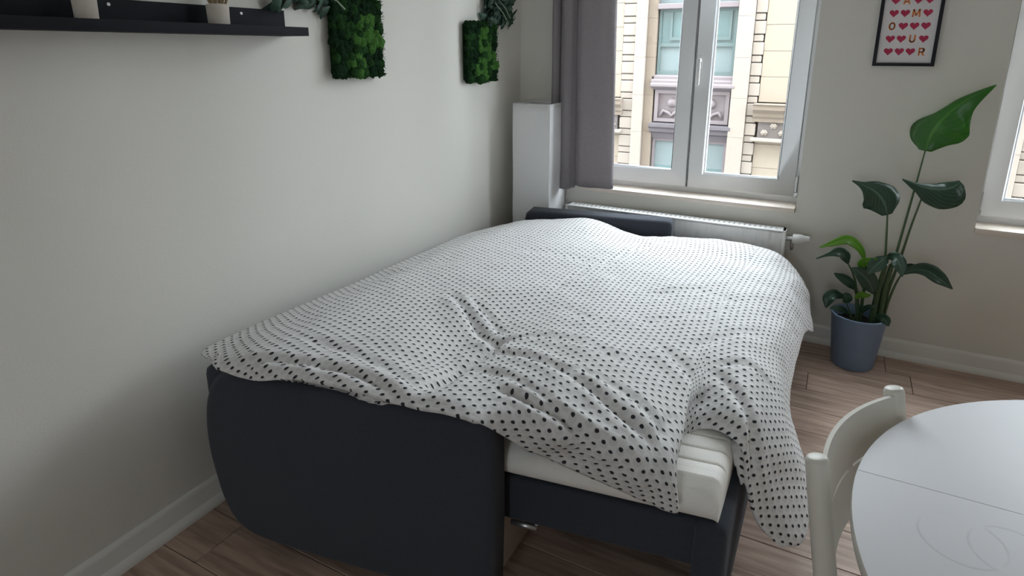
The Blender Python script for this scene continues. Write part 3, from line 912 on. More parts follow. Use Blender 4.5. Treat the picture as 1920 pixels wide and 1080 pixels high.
def clump_mesh(rad, seed, mt, flat=0.6):
    b_ = bmesh.new(); bmesh.ops.create_icosphere(b_, subdivisions=3, radius=rad)
    for v in b_.verts:
        n = noise.noise(v.co*(2.2/rad)+Vector((seed*3.1, seed, 0)))
        n2 = noise.noise(v.co*(6.5/rad)+Vector((0, seed*5.1, seed)))
        n3 = noise.noise(v.co*(13/rad)+Vector((seed, 0, seed*2)))
        v.co *= 1+0.22*n+0.20*n2+0.20*n3
        v.co.x *= flat
    me = bpy.data.meshes.new('moss_clump'); b_.to_mesh(me); b_.free(); me.materials.append(mt)
    for p in me.polygons: p.use_smooth = True
    return me


def moss_panel(yc, zc, wy, hz, bright, label):
    t = empty('moss_panel', (0.0005, yc, zc-hz/2)); tag(t, label, 'moss panel', 'green wall panels above the bed')
    boxo('backing', M['moss_dark'], t, 0, 0.012, -wy/2+0.008, wy/2-0.008, 0.008, hz-0.008, 0.003)
    meshes = [clump_mesh(0.026, k, M['moss_dark'] if k % 3 else M['moss_mid']) for k in range(6)]
    lights = [clump_mesh(0.030, 20+k, M['moss_light'] if k % 2 == 0 else M['moss_mid']) for k in range(3)]
    ny, nz = int(wy/0.030), int(hz/0.030)
    for i in range(ny+1):
        for j in range(nz+1):
            y = -wy/2+0.014+(wy-0.028)*i/ny+random.uniform(-.006, .006); z = 0.014+(hz-0.028)*j/nz+random.uniform(-.006, .006)
            spot_dist = min((math.hypot(y-by, z-bz)/br for by, bz, br in bright), default=9)  # relative distance to the nearest patch of lighter green clumps
            me = random.choice(lights) if spot_dist < 1 else random.choice(meshes)
            o = shared('moss_clump', me, t, (0.020+random.uniform(0, .012)+(0.008 if spot_dist < 1 else 0), y, z))
            o.rotation_euler = (random.uniform(0, 6.28), 0, 0); s = random.uniform(0.72, 1.05); o.scale = (s, s, s)
    # loose fine sprigs over the moss, denser at the rim
    bf = bmesh.new()
    for k in range(1500):
        y = random.uniform(-wy/2, wy/2); z = random.uniform(0, hz)
        if k % 3 == 0: y = random.choice((-1, 1))*(wy/2-random.uniform(0, .012))
        elif k % 3 == 1: z = random.choice((0.0, hz))+random.uniform(-.008, .008); z = min(max(z, 0), hz)
        p = Vector((random.uniform(0.012, 0.046), y, z))
        d = Vector((random.uniform(0.2, 1), y/wy*2+random.uniform(-.7, .7), (z/hz-0.5)*2+random.uniform(-.7, .7))).normalized()
        q = d.orthogonal().normalized()*0.0016; L_ = random.uniform(0.007, 0.015)
        a_ = [bf.verts.new(p-q), bf.verts.new(p+q), bf.verts.new(p+d*L_+q*0.4), bf.verts.new(p+d*L_-q*0.4)]
        bf.faces.new(a_)
    tag(fin('moss_sprigs', bf, M['moss_mid'], t), kind='stuff')


moss_panel(-1.463, 1.545, 0.275, 0.285, ((-0.01, 0.03, 0.045), (0.09, 0.13, 0.035), (0.035, 0.19, 0.045), (0.0, 0.11, 0.03)), 'dark green moss panel on the wall beside the black shelf')
moss_panel(-0.508, 1.488, 0.300, 0.292, ((-0.0, 0.05, 0.06), (0.10, 0.09, 0.04), (0.02, 0.13, 0.035), (0.01, 0.20, 0.06)), 'brighter green moss panel on the wall near the room corner')


def foliage_panel(yc, z0, wy, hz, n, label, stalks):
    t = empty('foliage_panel', (0.0005, yc, z0)); tag(t, label, 'foliage panel', 'green wall panels above the bed')
    boxo('backing', M['fol_dark'], t, 0, 0.01, -wy/2+0.05, wy/2-0.05, 0.05, hz-0.03, 0.002)
    mes = []
    for k in range(4):
        b_ = bmesh.new(); L_ = 0.036+0.006*k; W_ = 0.010+0.002*k; rings = []
        for a in range(7):
            f = a/6; wdt = W_*math.sin(math.pi*min(1, f*0.93+0.05))**0.7
            zz = -0.008*f*f*4+0.004*math.sin(f*3)
            rings.append([b_.verts.new((0.004*abs(s)*-1+zz*0.6+0.01*f, s*wdt, f*L_)) for s in (-1, -0.5, 0, 0.5, 1)])
        for r0, r1 in zip(rings, rings[1:]):
            for q in range(4): b_.faces.new((r0[q], r0[q+1], r1[q+1], r1[q]))
        me = bpy.data.meshes.new('leaf'); b_.to_mesh(me); b_.free(); me.materials.append(M['fol_mid'] if k == 3 else M['fol_dark'])
        for p in me.polygons: p.use_smooth = True
        mes.append(me)
    for k in range(n):
        y = random.uniform(-wy/2+0.02, wy/2-0.02); z = random.uniform(0.02, hz-0.02)
        o = shared('leaf', random.choice(mes), t, (random.uniform(0.02, 0.055), y, z))
        o.rotation_euler = (random.uniform(-3.1, 3.1), random.uniform(0.0, 0.8), random.uniform(-0.6, 0.6))
    for (a, b2) in stalks:
        bs = bmesh.new(); tube(bs, [a, tuple((np.array(a)+np.array(b2))/2+np.array((0.006, 0, 0.004))), b2], [0.0022, 0.003, 0.004], 6)
        fin('stalk', bs, M['fol_pale'], t, smooth=True)


foliage_panel(-1.735, 1.630, 0.32, 0.26, 260, 'dark leafy foliage panel hanging at the end of the black shelf', [((0.05, 0.10, 0.06), (0.07, 0.165, 0.015)), ((0.05, -0.02, 0.10), (0.06, 0.05, 0.04))])
foliage_panel(-0.325, 1.618, 0.31, 0.28, 260, 'leafy foliage panel overlapping the brighter moss panel near the corner', [((0.06, -0.09, 0.12), (0.06, 0.06, 0.02)), ((0.06, -0.05, 0.14), (0.06, 0.08, 0.05))])

# ------------------------------------------------------------------ sofa bed
SO = Vector((0.75, -1.35, 0))
sofa = empty('sofa_bed', SO); tag(sofa, 'charcoal fabric sofa bed pulled out beside the wall', 'sofa bed')


def loc(p): return Vector(p)-SO


def arm(A, slope, outline, th, name='armrest'):
    d = Vector((1, slope, 0)).normalized(); n = Vector((-d.y, d.x, 0))
    bm = bmesh.new()
    prism(bm, [loc(Vector((A[0], A[1], 0))+d*s+Vector((0, 0, z))) for s, z in outline], n*th)
    bmesh.ops.recalc_face_normals(bm, faces=bm.faces)
    es = [e for e in bm.edges if len(e.link_faces) == 2 and e.calc_face_angle(0) > 1.2]
    bmesh.ops.bevel(bm, geom=es, offset=0.022, segments=4, profile=0.5, affect='EDGES')
    return fin(name, bm, M['sofa'], sofa, smooth=True, sharp=50)


curve = [tuple(p) for p in catmull([(0.12, 0.626), (0.06, 0.597), (0.022, 0.535), (0.003, 0.45), (0.0, 0.36), (0.010, 0.275), (0.030, 0.180), (0.068, 0.112), (0.135, 0.076), (0.27, 0.064)], 4)]
arm((0.20, -2.43), 0.17, curve+[(0.88, 0.064), (0.90, 0.085), (0.905, 0.3), (0.905, 0.60), (0.897, 0.616), (0.875, 0.626)], 0.11)
arm((0.24, -0.42), 0.18, [(0.03, 0.63), (0.008, 0.61), (0.0, 0.57), (0.0, 0.12), (0.03, 0.10), (0.78, 0.10), (0.81, 0.12), (0.812, 0.60), (0.805, 0.622), (0.785, 0.63)], 0.12)


def sheared(bm, x0, x1, y0, y1, z0, z1, sh, bev=0.0, seg=3, ref=1.04):
    """box whose ends follow the slant of the arms: y = y0 + sh*(x-ref)"""
    pts = []
    for z in (z0, z1):
        for (x, y) in ((x0, y0), (x1, y0), (x1, y1), (x0, y1)):
            pts.append(bm.verts.new(loc((x, y+sh*(x-ref), z))))
    fs = [bm.faces.new([pts[i] for i in f]) for f in ((0, 3, 2, 1), (4, 5, 6, 7), (0, 1, 5, 4), (1, 2, 6, 5), (2, 3, 7, 6), (3, 0, 4, 7))]
    if bev:
        bmesh.ops.bevel(bm, geom=list({e for f in fs for e in f.edges}), offset=bev, segments=seg, profile=0.5, affect='EDGES')


bm = bmesh.new(); sheared(bm, 0.09, 0.27, -2.20, -0.62, 0.10, 0.560, 0.15, 0.03)
fin('backrest', bm, M['sofa'], sofa, smooth=True, sharp=50)
bm = bmesh.new(); sheared(bm, 0.262, 0.998, -2.155, -0.36, 0.10, 0.375, 0.15, 0.012)
fin('seat_box', bm, M['sofa'], sofa, smooth=True, sharp=50)
bm = bmesh.new(); sheared(bm, 1.0, 1.016, -2.13, -0.36, 0.0, 0.238, 0.15)
tag(fin('inner_board', bm, M['pale_board'], sofa), 'pale bare board under the pulled-out bed')
bm = bmesh.new(); sheared(bm, 1.0, 1.56, -2.150, -0.36, 0.24, 0.378, 0.15, 0.012)
fin('pull_out_base', bm, M['sofa'], sofa, smooth=True, sharp=50)
bm = bmesh.new(); sheared(bm, 1.548, 1.630, -2.168, -0.34, 0.03, 0.385, 0.15, 0.026, 4)
fin('front_panel', bm, M['sofa'], sofa, smooth=True, sharp=50)
for (x, y) in ((0.25, -2.2), (0.9, -2.12), (0.25, -0.45), (0.9, -0.35)):
    bm = bmesh.new(); tube(bm, [loc((x, y, 0)), loc((x, y, 0.105))], 0.022, 14); fin('leg', bm, M['gasket'], sofa, smooth=True, sharp=40)
for y in (-2.0, -0.5):
    bm = bmesh.new(); tube(bm, [loc((1.575, y, 0.0175)), loc((1.605, y, 0.0175))], 0.0175, 16); fin('wheel', bm, M['gasket'], sofa, smooth=True, sharp=40)
bm = bmesh.new()
q0 = at(955, 983, 2, 0.232); q1 = at(1003, 996, 2, 0.232)
tube(bm, [loc(q0+np.array((0, 0.012, 0))), loc(q1+np.array((0, 0.012, 0)))], 0.008, 10)
tube(bm, [loc(q1+np.array((-0.005, 0.012, 0.004))), loc(q1+np.array((-0.005, 0.10, 0.004)))], 0.006, 8)
tag(fin('slide_rail', bm, M['grey_metal'], sofa, smooth=True), 'small grey metal slide rail')

# ------------------------------------------------------------------ mattress
MO = Vector((1.0, -1.25, 0.385))
prof_m = [(0.035, 0.3855), (0.012, 0.392), (-0.006, 0.408), (-0.014, 0.432), (-0.008, 0.458), (0.010, 0.477), (0.035, 0.486)]
LEN = 1.80
dd = 0.040
while dd < LEN-0.05:
    ph = ((dd-0.098) % 0.058)/0.058 if dd > 0.06 else 0.5
    g = math.exp(-((ph if ph < 0.5 else 1-ph)/0.045)**2)
    prof_m.append((dd, 0.4885+0.0018*math.sin(math.pi*ph)-0.0055*g)); dd += 0.0029
prof_m += [(LEN-0.03, 0.486), (LEN, 0.46), (LEN+0.005, 0.43), (LEN-0.01, 0.395), (LEN-0.04, 0.3855)]
bm = bmesh.new(); rings = []
XS = [0.30, 0.31, 0.34]+list(np.linspace(0.40, 1.50, 24))+[1.535, 1.56, 1.578, 1.59, 1.598, 1.603]
for x in XS:
    e = min(x-0.298, 1.604-x)/0.026
    k = 0.55+0.45*math.sqrt(max(0, 1-(1-min(1, e))**2))
    wob = 0.004*math.sin(x*19)+0.003*math.sin(x*41+1)
    rings.append([bm.verts.new(Vector((x, -2.160+0.15*(x-1.04)+d, 0.3855+(0.05 if z > 0.43 else 0.0)*(0)+(z-0.3855)*k+(1-k)*0.0+(wob if z < 0.41 and 0 else 0)))-MO) for d, z in prof_m])
for a, b_ in zip(rings, rings[1:]):
    for i in range(len(prof_m)):
        j = (i+1) % len(prof_m)
        bm.faces.new((a[i], b_[i], b_[j], a[j]))
bm.faces.new(rings[0]); bm.faces.new(list(reversed(rings[-1])))
mt_ = fin('mattress', bm, M['mattress'], None, smooth=True, sharp=60)
mt_.location = MO
tag(mt_, 'thin white quilted mattress showing under the duvet', 'mattress')

# ------------------------------------------------------------------ duvet
HEM = (np.array((0.2, -2.455, 0)), (0.17, -1.0, 0))


def N(e):
    if len(e) == 2: return at_plane(e[0], e[1], *HEM)
    return at(e[0], e[1], 2, e[2])


ROWS = [
    # near hem
    [(402, 688), (470, 714), (560, 711), (650, 728), (740, 755), (790, 766), (850, 777), (905, 796), (1000, 850, .520), (1100, 892, .490), (1200, 936, .468), (1273, 963, .455),
     (1302, 803, .497), (1385, 832, .500), (1405, 922, .385), (1422, 982, .285), (1462, 1026, .205)],
    [(430, 655, .672), (490, 672, .692), (570, 672, .69), (660, 688, .683), (745, 712, .678), (800, 728, .662), (860, 738, .668), (930, 760, .662), (1020, 800, .627), (1115, 838, .602), (1205, 875, .575), (1270, 890, .540),
     (1316, 768, .530), (1395, 800, .540), (1436, 876, .425), (1462, 945, .315), (1507, 1018, .21)],
    [(530, 605, .67), (580, 610, .687), (640, 618, .682), (712, 634, .665), (785, 655, .635), (850, 690, .600), (905, 690, .630), (965, 705, .660), (1045, 735, .660), (1130, 765, .645), (1210, 795, .620), (1280, 815, .575),
     (1322, 738, .545), (1400, 760, .565), (1458, 825, .465), (1486, 885, .36), (1518, 955, .25)],
    [(620, 565, .67), (668, 564, .677), (722, 568, .667), (782, 578, .650), (845, 593, .632), (905, 622, .600), (948, 634, .602), (1000, 640, .640), (1070, 662, .660), (1145, 690, .645), (1220, 720, .620), (1285, 745, .585),
     (1335, 712, .565), (1405, 715, .578), (1456, 757, .50), (1486, 815, .40), (1513, 875, .28)],
    [(700, 530, .66), (748, 528, .667), (802, 530, .657), (860, 535, .642), (917, 544, .632), (975, 556, .622), (1018, 564, .618), (1068, 572, .618), (1130, 585, .620), (1195, 600, .615), (1255, 615, .606), (1310, 630, .597),
     (1350, 638, .588), (1400, 648, .58), (1452, 680, .51), (1473, 715, .42), (1480, 765, .30)],
    [(800, 484, .645), (845, 480, .652), (892, 480, .647), (942, 485, .637), (990, 492, .627), (1040, 500, .617), (1080, 506, .612), (1125, 512, .607), (1180, 520, .602), (1235, 528, .597), (1290, 536, .592), (1340, 545, .586),
     (1375, 551, .58), (1422, 563, .57), (1468, 592, .515), (1487, 632, .42), (1492, 685, .31)],
    [(890, 443, .625), (932, 437, .637), (977, 437, .637), (1022, 440, .630), (1067, 445, .622), (1110, 452, .612), (1147, 459, .602), (1187, 465, .592), (1237, 471, .587), (1287, 477, .582), (1337, 484, .577), (1380, 492, .571),
     (1412, 499, .566), (1450, 510, .557), (1490, 540, .505), (1505, 582, .42), (1508, 625, .32)],
    [(975, 416, .60), (1000, 412, .615), (1035, 408.5, .62), (1070, 408.5, .62), (1105, 411, .615), (1138, 419, .60), (1167, 432, .575), (1207, 444, .557), (1250, 441.5, .560), (1300, 444, .560), (1350, 449, .560), (1400, 457, .556),
     (1430, 465, .55), (1464, 480, .54), (1499, 515, .485), (1517, 565, .39), (1524, 622, .285)],
]
net = np.array([[N(e) for e in r] for r in ROWS])               # (8, 17, 3)
# a tucked fold beside the corner lobe: the cloth doubles back under it before coming out on the right
fk = np.array((1.0, 0.9, 0.55, 0.15, 0, 0, 0, 0))[:, None]
tuck = net[:, 11]*0.6+net[:, 12]*0.4+fk*np.array((-0.055, 0.0, -0.055))
net = np.insert(net, 12, tuck, axis=1)
# hidden edge by the wall
left = net[:, :1, :].copy(); left[:, 0, 0] = np.maximum(left[:, 0, 0]-0.13, 0.045); left[:, 0, 2] -= 0.035
left[0, 0] = net[0, 0]+np.array((-0.03, 0.03, -0.012)); left[1, 0, 2] -= 0.0
net = np.concatenate([left, net], axis=1)
# far hem turned down behind
far = net[-1:].copy(); far[0, :, 1] += 0.035; far[0, :, 2] -= 0.055
far[0, 15:, 2] += 0.04
net = np.concatenate([net, far], axis=0)
SUB = 14
A_ = np.stack([catmull(net[:, c], SUB) for c in range(net.shape[1])], axis=1)
G = np.stack([catmull(A_[r], SUB) for r in range(A_.shape[0])], axis=0)      # (R, Cn, 3)


def smooth_grid(G, it):
    for _ in range(it):
        H = G.copy()
        H[1:-1, 1:-1] = 0.5*G[1:-1, 1:-1]+0.125*(G[:-2, 1:-1]+G[2:, 1:-1]+G[1:-1, :-2]+G[1:-1, 2:])
        H[0, 1:-1] = 0.5*G[0, 1:-1]+0.25*(G[0, :-2]+G[0, 2:]); H[-1, 1:-1] = 0.5*G[-1, 1:-1]+0.25*(G[-1, :-2]+G[-1, 2:])
        H[1:-1, 0] = 0.5*G[1:-1, 0]+0.25*(G[:-2, 0]+G[2:, 0]); H[1:-1, -1] = 0.5*G[1:-1, -1]+0.25*(G[:-2, -1]+G[2:, -1])
        G = H
    return G


G = smooth_grid(G, 10)
R_, C_ = G.shape[:2]
# cloth coordinates in metres (pattern rows follow the weave)
su = np.zeros((R_, C_)); sv = np.zeros((R_, C_))
du = np.linalg.norm(np.diff(G, axis=1), axis=2); dv = np.linalg.norm(np.diff(G, axis=0), axis=2)
for _ in range(8):                                            # even out the weave a little between neighbours
    du[1:-1] = 0.5*du[1:-1]+0.25*(du[:-2]+du[2:]); dv[:, 1:-1] = 0.5*dv[:, 1:-1]+0.25*(dv[:, :-2]+dv[:, 2:])
c0 = 8*SUB; r0 = 4*SUB
cu = np.concatenate([np.zeros((R_, 1)), np.cumsum(du, axis=1)], axis=1); su = cu-cu[:, c0:c0+1]
cR = 15*SUB; cS = 13*SUB+SUB//2                                 # right of the tucked fold the weave is measured from the other side
ref = su[5*SUB:7*SUB, cR].mean()
su[:, cS:] = (cu-cu[:, cR:cR+1])[:, cS:]+ref
cv = np.concatenate([np.zeros((1, C_)), np.cumsum(dv, axis=0)], axis=0); sv = cv-cv[r0:r0+1, :]


def normals(G):
    a = np.gradient(G, axis=1); b = np.gradient(G, axis=0)
    n = np.cross(a, b); n /= np.linalg.norm(n, axis=2, keepdims=True)+1e-9
    return n


n_ = normals(G)
# creases: valleys with a soft ridge beside them, along paths over the bed
CREASE = [
    ([(935, 634), (1010, 632), (1090, 655), (1180, 686)], .63, .010, .012),
    ([(915, 655), (985, 672), (1070, 715), (1150, 765), (1220, 805)], .64, .011, .013),
    ([(860, 690), (930, 705), (1000, 745), (1070, 790), (1130, 820)], .64, .008, .012),
    ([(1045, 700), (1120, 715), (1190, 745), (1240, 785)], .64, .007, .010),
    ([(845, 560), (880, 592), (905, 620), (935, 640)], .62, .012, .012),
    ([(880, 562), (915, 590), (945, 622)], .62, .008, .010),
    ([(1060, 598), (1110, 606), (1165, 618)], .61, .007, .010),
    ([(1235, 668), (1285, 700), (1308, 728)], .58, .012, .018),
    ([(1345, 725), (1385, 770), (1420, 820), (1440, 870)], .53, .010, .012),
    ([(1215, 560), (1300, 545), (1380, 560)], .59, .006, .015),
    ([(1200, 610), (1290, 590), (1390, 572)], .60, .007, .014),
    ([(960, 470), (1060, 478), (1150, 490)], .62, .006, .016),
    ([(1130, 500), (1180, 470), (1230, 447)], .60, .006, .014),
    ([(1020, 560), (1100, 505), (1180, 465)], .61, .005, .012),
    ([(812, 738), (828, 722), (868, 684), (915, 648), (940, 632)], .63, .020, .022),
    ([(560, 640), (640, 655), (720, 680), (790, 720)], .68, .007, .016),
    ([(430, 690), (520, 688), (640, 700), (740, 735)], .67, .010, .013),
    ([(940, 770), (1040, 812), (1140, 858), (1230, 902)], .60, .009, .011),
    ([(935, 806), (1030, 840), (1130, 880), (1240, 930)], .54, .010, .010),
    ([(1285, 660), (1330, 640), (1390, 620), (1440, 612)], .59, .006, .014),
    ([(1340, 690), (1400, 690), (1450, 700)], .57, .006, .012),
    ([(1215, 900), (1235, 850), (1255, 800)], .57, .006, .012),
]
disp = np.zeros((R_, C_))
for path, z, dep, wid in CREASE:
    P = catmull([at(px, py, 2, z) for px, py in path], 10)
    seg = np.linalg.norm(G[:, :, None, :2]-P[None, None, :, :2], axis=3)
    dmin = seg.min(axis=2); idx = seg.argmin(axis=2)/(len(P)-1)
    fade = np.clip(np.minimum(idx, 1-idx)*5+0.35, 0, 1)
    zok = np.abs(G[:, :, 2]-z) < 0.13
    disp += zok*fade*dep*1.35*(-np.exp(-(dmin/wid)**2)+0.35*np.exp(-((dmin-2.4*wid)/(1.4*wid))**2))
for r in range(R_):
    for c in range(C_):
        p = Vector((su[r, c], sv[r, c], 0))
        k = noise.noise(p*5.0)*0.009+noise.noise(p*12+Vector((5, 2, 0)))*0.0045+noise.noise(Vector((p.x*34, p.y*14, 3)))*0.0016
        disp[r, c] += k
rr_ = np.minimum(np.arange(R_), R_-1-np.arange(R_))/(SUB*0.6); cc_ = np.minimum(np.arange(C_), C_-1-np.arange(C_))/(SUB*0.6)
edge = np.clip(np.minimum(rr_[:, None], cc_[None, :]), 0, 1)
calm = 1-np.exp(-((np.arange(C_)-13*SUB)/(0.9*SUB))**2)[None, :]*np.clip((4.5*SUB-np.arange(R_))/SUB, 0, 1)[:, None]
G = G+n_*(disp*calm*(0.35+0.65*edge))[:, :, None]
n_ = normals(G)
thick = 0.010+0.034*np.sin(edge*math.pi/2)
B = G-n_*thick[:, :, None]
DO = np.array((0.95, -1.4, 0.49))
verts = np.concatenate([(G-DO).reshape(-1, 3), (B-DO).reshape(-1, 3)])
faces = []
idx = lambda r, c: r*C_+c
NV = R_*C_
for r in range(R_-1):
    for c in range(C_-1):
        faces.append((idx(r, c), idx(r, c+1), idx(r+1, c+1), idx(r+1, c)))
        faces.append((NV+idx(r, c), NV+idx(r+1, c), NV+idx(r+1, c+1), NV+idx(r, c+1)))
ring = [(0, c) for c in range(C_)]+[(r, C_-1) for r in range(1, R_)]+[(R_-1, c) for c in range(C_-2, -1, -1)]+[(r, 0) for r in range(R_-2, 0, -1)]
for (a, b_) in zip(ring, ring[1:]+ring[:1]):
    faces.append((idx(*b_), idx(*a), NV+idx(*a), NV+idx(*b_)))
me = bpy.data.meshes.new('duvet'); me.from_pydata([tuple(v) for v in verts], [], faces); me.update()
uvl = me.uv_layers.new(name='UVMap')
fu = np.concatenate([su.ravel(), su.ravel()]); fv_ = np.concatenate([sv.ravel(), sv.ravel()])
li = np.zeros(len(me.loops), dtype=np.int32); me.loops.foreach_get('vertex_index', li)
uvd = np.stack([fu[li]+4.0, fv_[li]+4.0], axis=1).ravel()
uvl.data.foreach_set('uv', uvd)
duv = link('duvet', me, M['duvet'], None, smooth=True)
duv.location = DO
tag(duv, 'rumpled white duvet with rows of small black dots spread over the bed', 'duvet')

# ------------------------------------------------------------------ tall potted plant
PC = Vector((1.944, -0.182, 0))
plant = empty('potted_plant', PC); tag(plant, 'tall strelitzia plant with broad leaves in a blue-grey pot on the floor', 'plant')
bm = bmesh.new()
lathe(bm, [(0, 0.0), (0.088, 0.0), (0.094, 0.006), (0.120, 0.258), (0.1235, 0.262), (0.1235, 0.268), (0.119, 0.270), (0.115, 0.262), (0.110, 0.215), (0, 0.214)], n=56)
fin('pot', bm, M['pot'], plant, smooth=True, sharp=40)
bm = bmesh.new(); lathe(bm, [(0, 0.222), (0.04, 0.221), (0.08, 0.219), (0.109, 0.2165)], n=36)
for v in bm.verts: v.co.z += 0.006*noise.noise(v.co*40)
fin('soil', bm, M['soil'], plant, smooth=True)


def pp3(px, py, dy=0.0):
    return Vector(at(px, py, 1, PC.y+dy))-PC


def stem(pts, r0, r1, n=8):
    P = catmull([pp3(*p) for p in pts], 6)
    b_ = bmesh.new(); tube(b_, [Vector(p) for p in P], list(np.linspace(r0, r1, len(P))), n)
    fin('stem', b_, M['stem'], plant, smooth=True)


def leaf(mid, wl, wr, mt, yaw=0.0, fold=0.25):
    """mid: (px, py, dy) midrib points base->tip, wl/wr: half widths in pixels on the two sides; yaw turns the blade about its midrib"""
    P = catmull([pp3(*p) for p in mid], 6); n = len(P)
    WL = np.clip(catmull([[v] for v in wl], 6)[:, 0], 0.4, None); WR = np.clip(catmull([[v] for v in wr], 6)[:, 0], 0.4, None)
    dist = float((np.array(PC)-CAM)@FW); k = dist/FPX
    rings = []; uvs = []
    b_ = bmesh.new()
    for i in range(n):
        t = Vector(P[min(i+1, n-1)]-P[max(i-1, 0)]).normalized()
        view = (Vector(P[i])+PC-Vector(CAM)).normalized()
        s = view.cross(t).normalized()
        s = Matrix.Rotation(yaw, 3, t) @ s
        nn = t.cross(s).normalized()
        if nn.dot(view) > 0: nn = -nn
        row_ = []
        for q in (-1, -0.66, -0.33, 0, 0.33, 0.66, 1):
            wv_ = (WR[i] if q > 0 else WL[i])*k/max(0.5, math.cos(yaw))
            rip = 0.05*math.sin(i*1.3+q*2)*abs(q)
            row_.append((b_.verts.new(Vector(P[i])+s*q*wv_+nn*(fold*abs(q)**1.3+rip)*wv_), (i/(n-1), q)))
        rings.append(row_)
    uvlay = b_.loops.layers.uv.new('UVMap')
    for a, c in zip(rings, rings[1:]):
        for q in range(6):
            f = b_.faces.new((a[q][0], a[q+1][0], c[q+1][0], c[q][0]))
            for lp, u_ in zip(f.loops, (a[q][1], a[q+1][1], c[q+1][1], c[q][1])): lp[uvlay].uv = u_
    o = fin('leaf', b_, mt, plant, smooth=True)
    md = o.modifiers.new('thickness', 'SOLIDIFY'); md.thickness = 0.0012; md.offset = 0
    return o


D_, MD, YG = M['leaf_dark'], M['leaf_mid'], M['leaf_young']
# the three tall leaves
leaf([(1735, 283, .0), (1745, 254, .0), (1768, 222, -.02), (1808, 190, -.03), (1868, 159, -.02)], [10, 34, 15, 8, 1], [8, 38, 42, 20, 1], MD, -0.2, -0.30)
leaf([(1664, 403, .0), (1657, 378, -.01), (1640, 358, -.03), (1618, 347, -.05), (1598, 339, -.07)], [8, 30, 24, 7, 1], [8, 28, 18, 6, 1], D_, 0.2, -0.25)
leaf([(1801, 341, -.03), (1782, 352, -.03), (1752, 354, -.05), (1720, 347, -.07), (1692, 336, -.08)], [7, 29, 27, 10, 1], [3, 12, 9, 4, 1], D_, 0.3, -0.35)
# the low cluster
leaf([(1622, 490, .0), (1612, 466, -.02), (1590, 450, -.05), (1562, 456, -.09), (1536, 464, -.12)], [2, 6, 9, 6, 1], [2, 6, 8, 5, 1], YG, 0.3)
leaf([(1590, 494, .0), (1584, 480, -.02), (1572, 474, -.04), (1552, 478, -.07), (1530, 485, -.09)], [2, 9, 9, 3, 1], [2, 9, 9, 3, 1], D_, 0.3)
leaf([(1638, 550, -.03), (1630, 530, -.05), (1618, 516, -.07), (1606, 507, -.08), (1597, 502, -.09)], [3, 15, 14, 8, 1], [3, 14, 14, 7, 1], D_, 0.2)
leaf([(1602, 542, .0), (1592, 530, -.03), (1580, 522, -.05), (1571, 517, -.07), (1564, 512, -.08)], [2, 8, 8, 5, 1], [2, 8, 8, 5, 1], D_, 0.3)
leaf([(1582, 558, -.02), (1572, 553, -.04), (1562, 552, -.06), (1554, 560, -.08), (1549, 577, -.09)], [2, 7, 9, 10, 1], [2, 6, 9, 10, 2], D_, 0.2)
leaf([(1588, 568, -.03), (1588, 562, -.05), (1587, 558, -.06), (1584, 554, -.07), (1580, 551, -.08)], [3, 8, 9, 7, 1], [3, 8, 9, 7, 1], D_, 0.2)
leaf([(1590, 588, -.02), (1582, 582, -.04), (1573, 579, -.06), (1564, 578, -.07), (1556, 578, -.08)], [2, 5, 6, 4, 1], [2, 5, 6, 4, 1], D_, 0.4)
leaf([(1662, 482, -.02), (1652, 490, -.05), (1642, 498, -.07), (1634, 506, -.08), (1627, 514, -.09)], [3, 12, 13, 8, 1], [3, 10, 12, 8, 1], D_, 0.2)
leaf([(1664, 482, -.02), (1676, 482, -.05), (1684, 490, -.08), (1689, 502, -.10), (1691, 519, -.11)], [3, 9, 12, 10, 1], [3, 8, 10, 8, 1], D_, 0.3)
leaf([(1694, 513, -.01), (1715, 506, -.03), (1738, 508, -.05), (1760, 522, -.07), (1786, 542, -.08)], [3, 9, 14, 13, 1], [2, 6, 9, 9, 1], D_, 0.3)
leaf([(1690, 501, .03), (1700, 499, .02), (1708, 498, .0), (1715, 498, -.01), (1722, 497, -.02)], [2, 4, 4, 3, 1], [2, 3, 3, 2, 1], D_, 0.4)
leaf([(1622, 502, .0), (1618, 495, -.02), (1625, 490, -.04), (1634, 487, -.05), (1645, 485, -.06)], [3, 9, 7, 4, 1], [3, 9, 8, 4, 1], YG, 0.2)
leaf([(1604, 560, -.04), (1610, 554, -.05), (1617, 553, -.06), (1625, 554, -.07), (1633, 553, -.08)], [2, 5, 6, 5, 1], [2, 5, 5, 4, 1], YG, 0.2)
leaf([(1642, 592, -.06), (1650, 594, -.09), (1657, 597, -.11), (1662, 603, -.12), (1666, 612, -.13)], [2, 5, 8, 8, 1], [2, 5, 7, 7, 1], D_, 0.2)
leaf([(1613, 588, .0), (1620, 580, -.02), (1628, 576, -.03), (1636, 575, -.04), (1645, 572, -.04)], [2, 4, 5, 4, 1], [2, 4, 4, 3, 1], D_, 0.3)
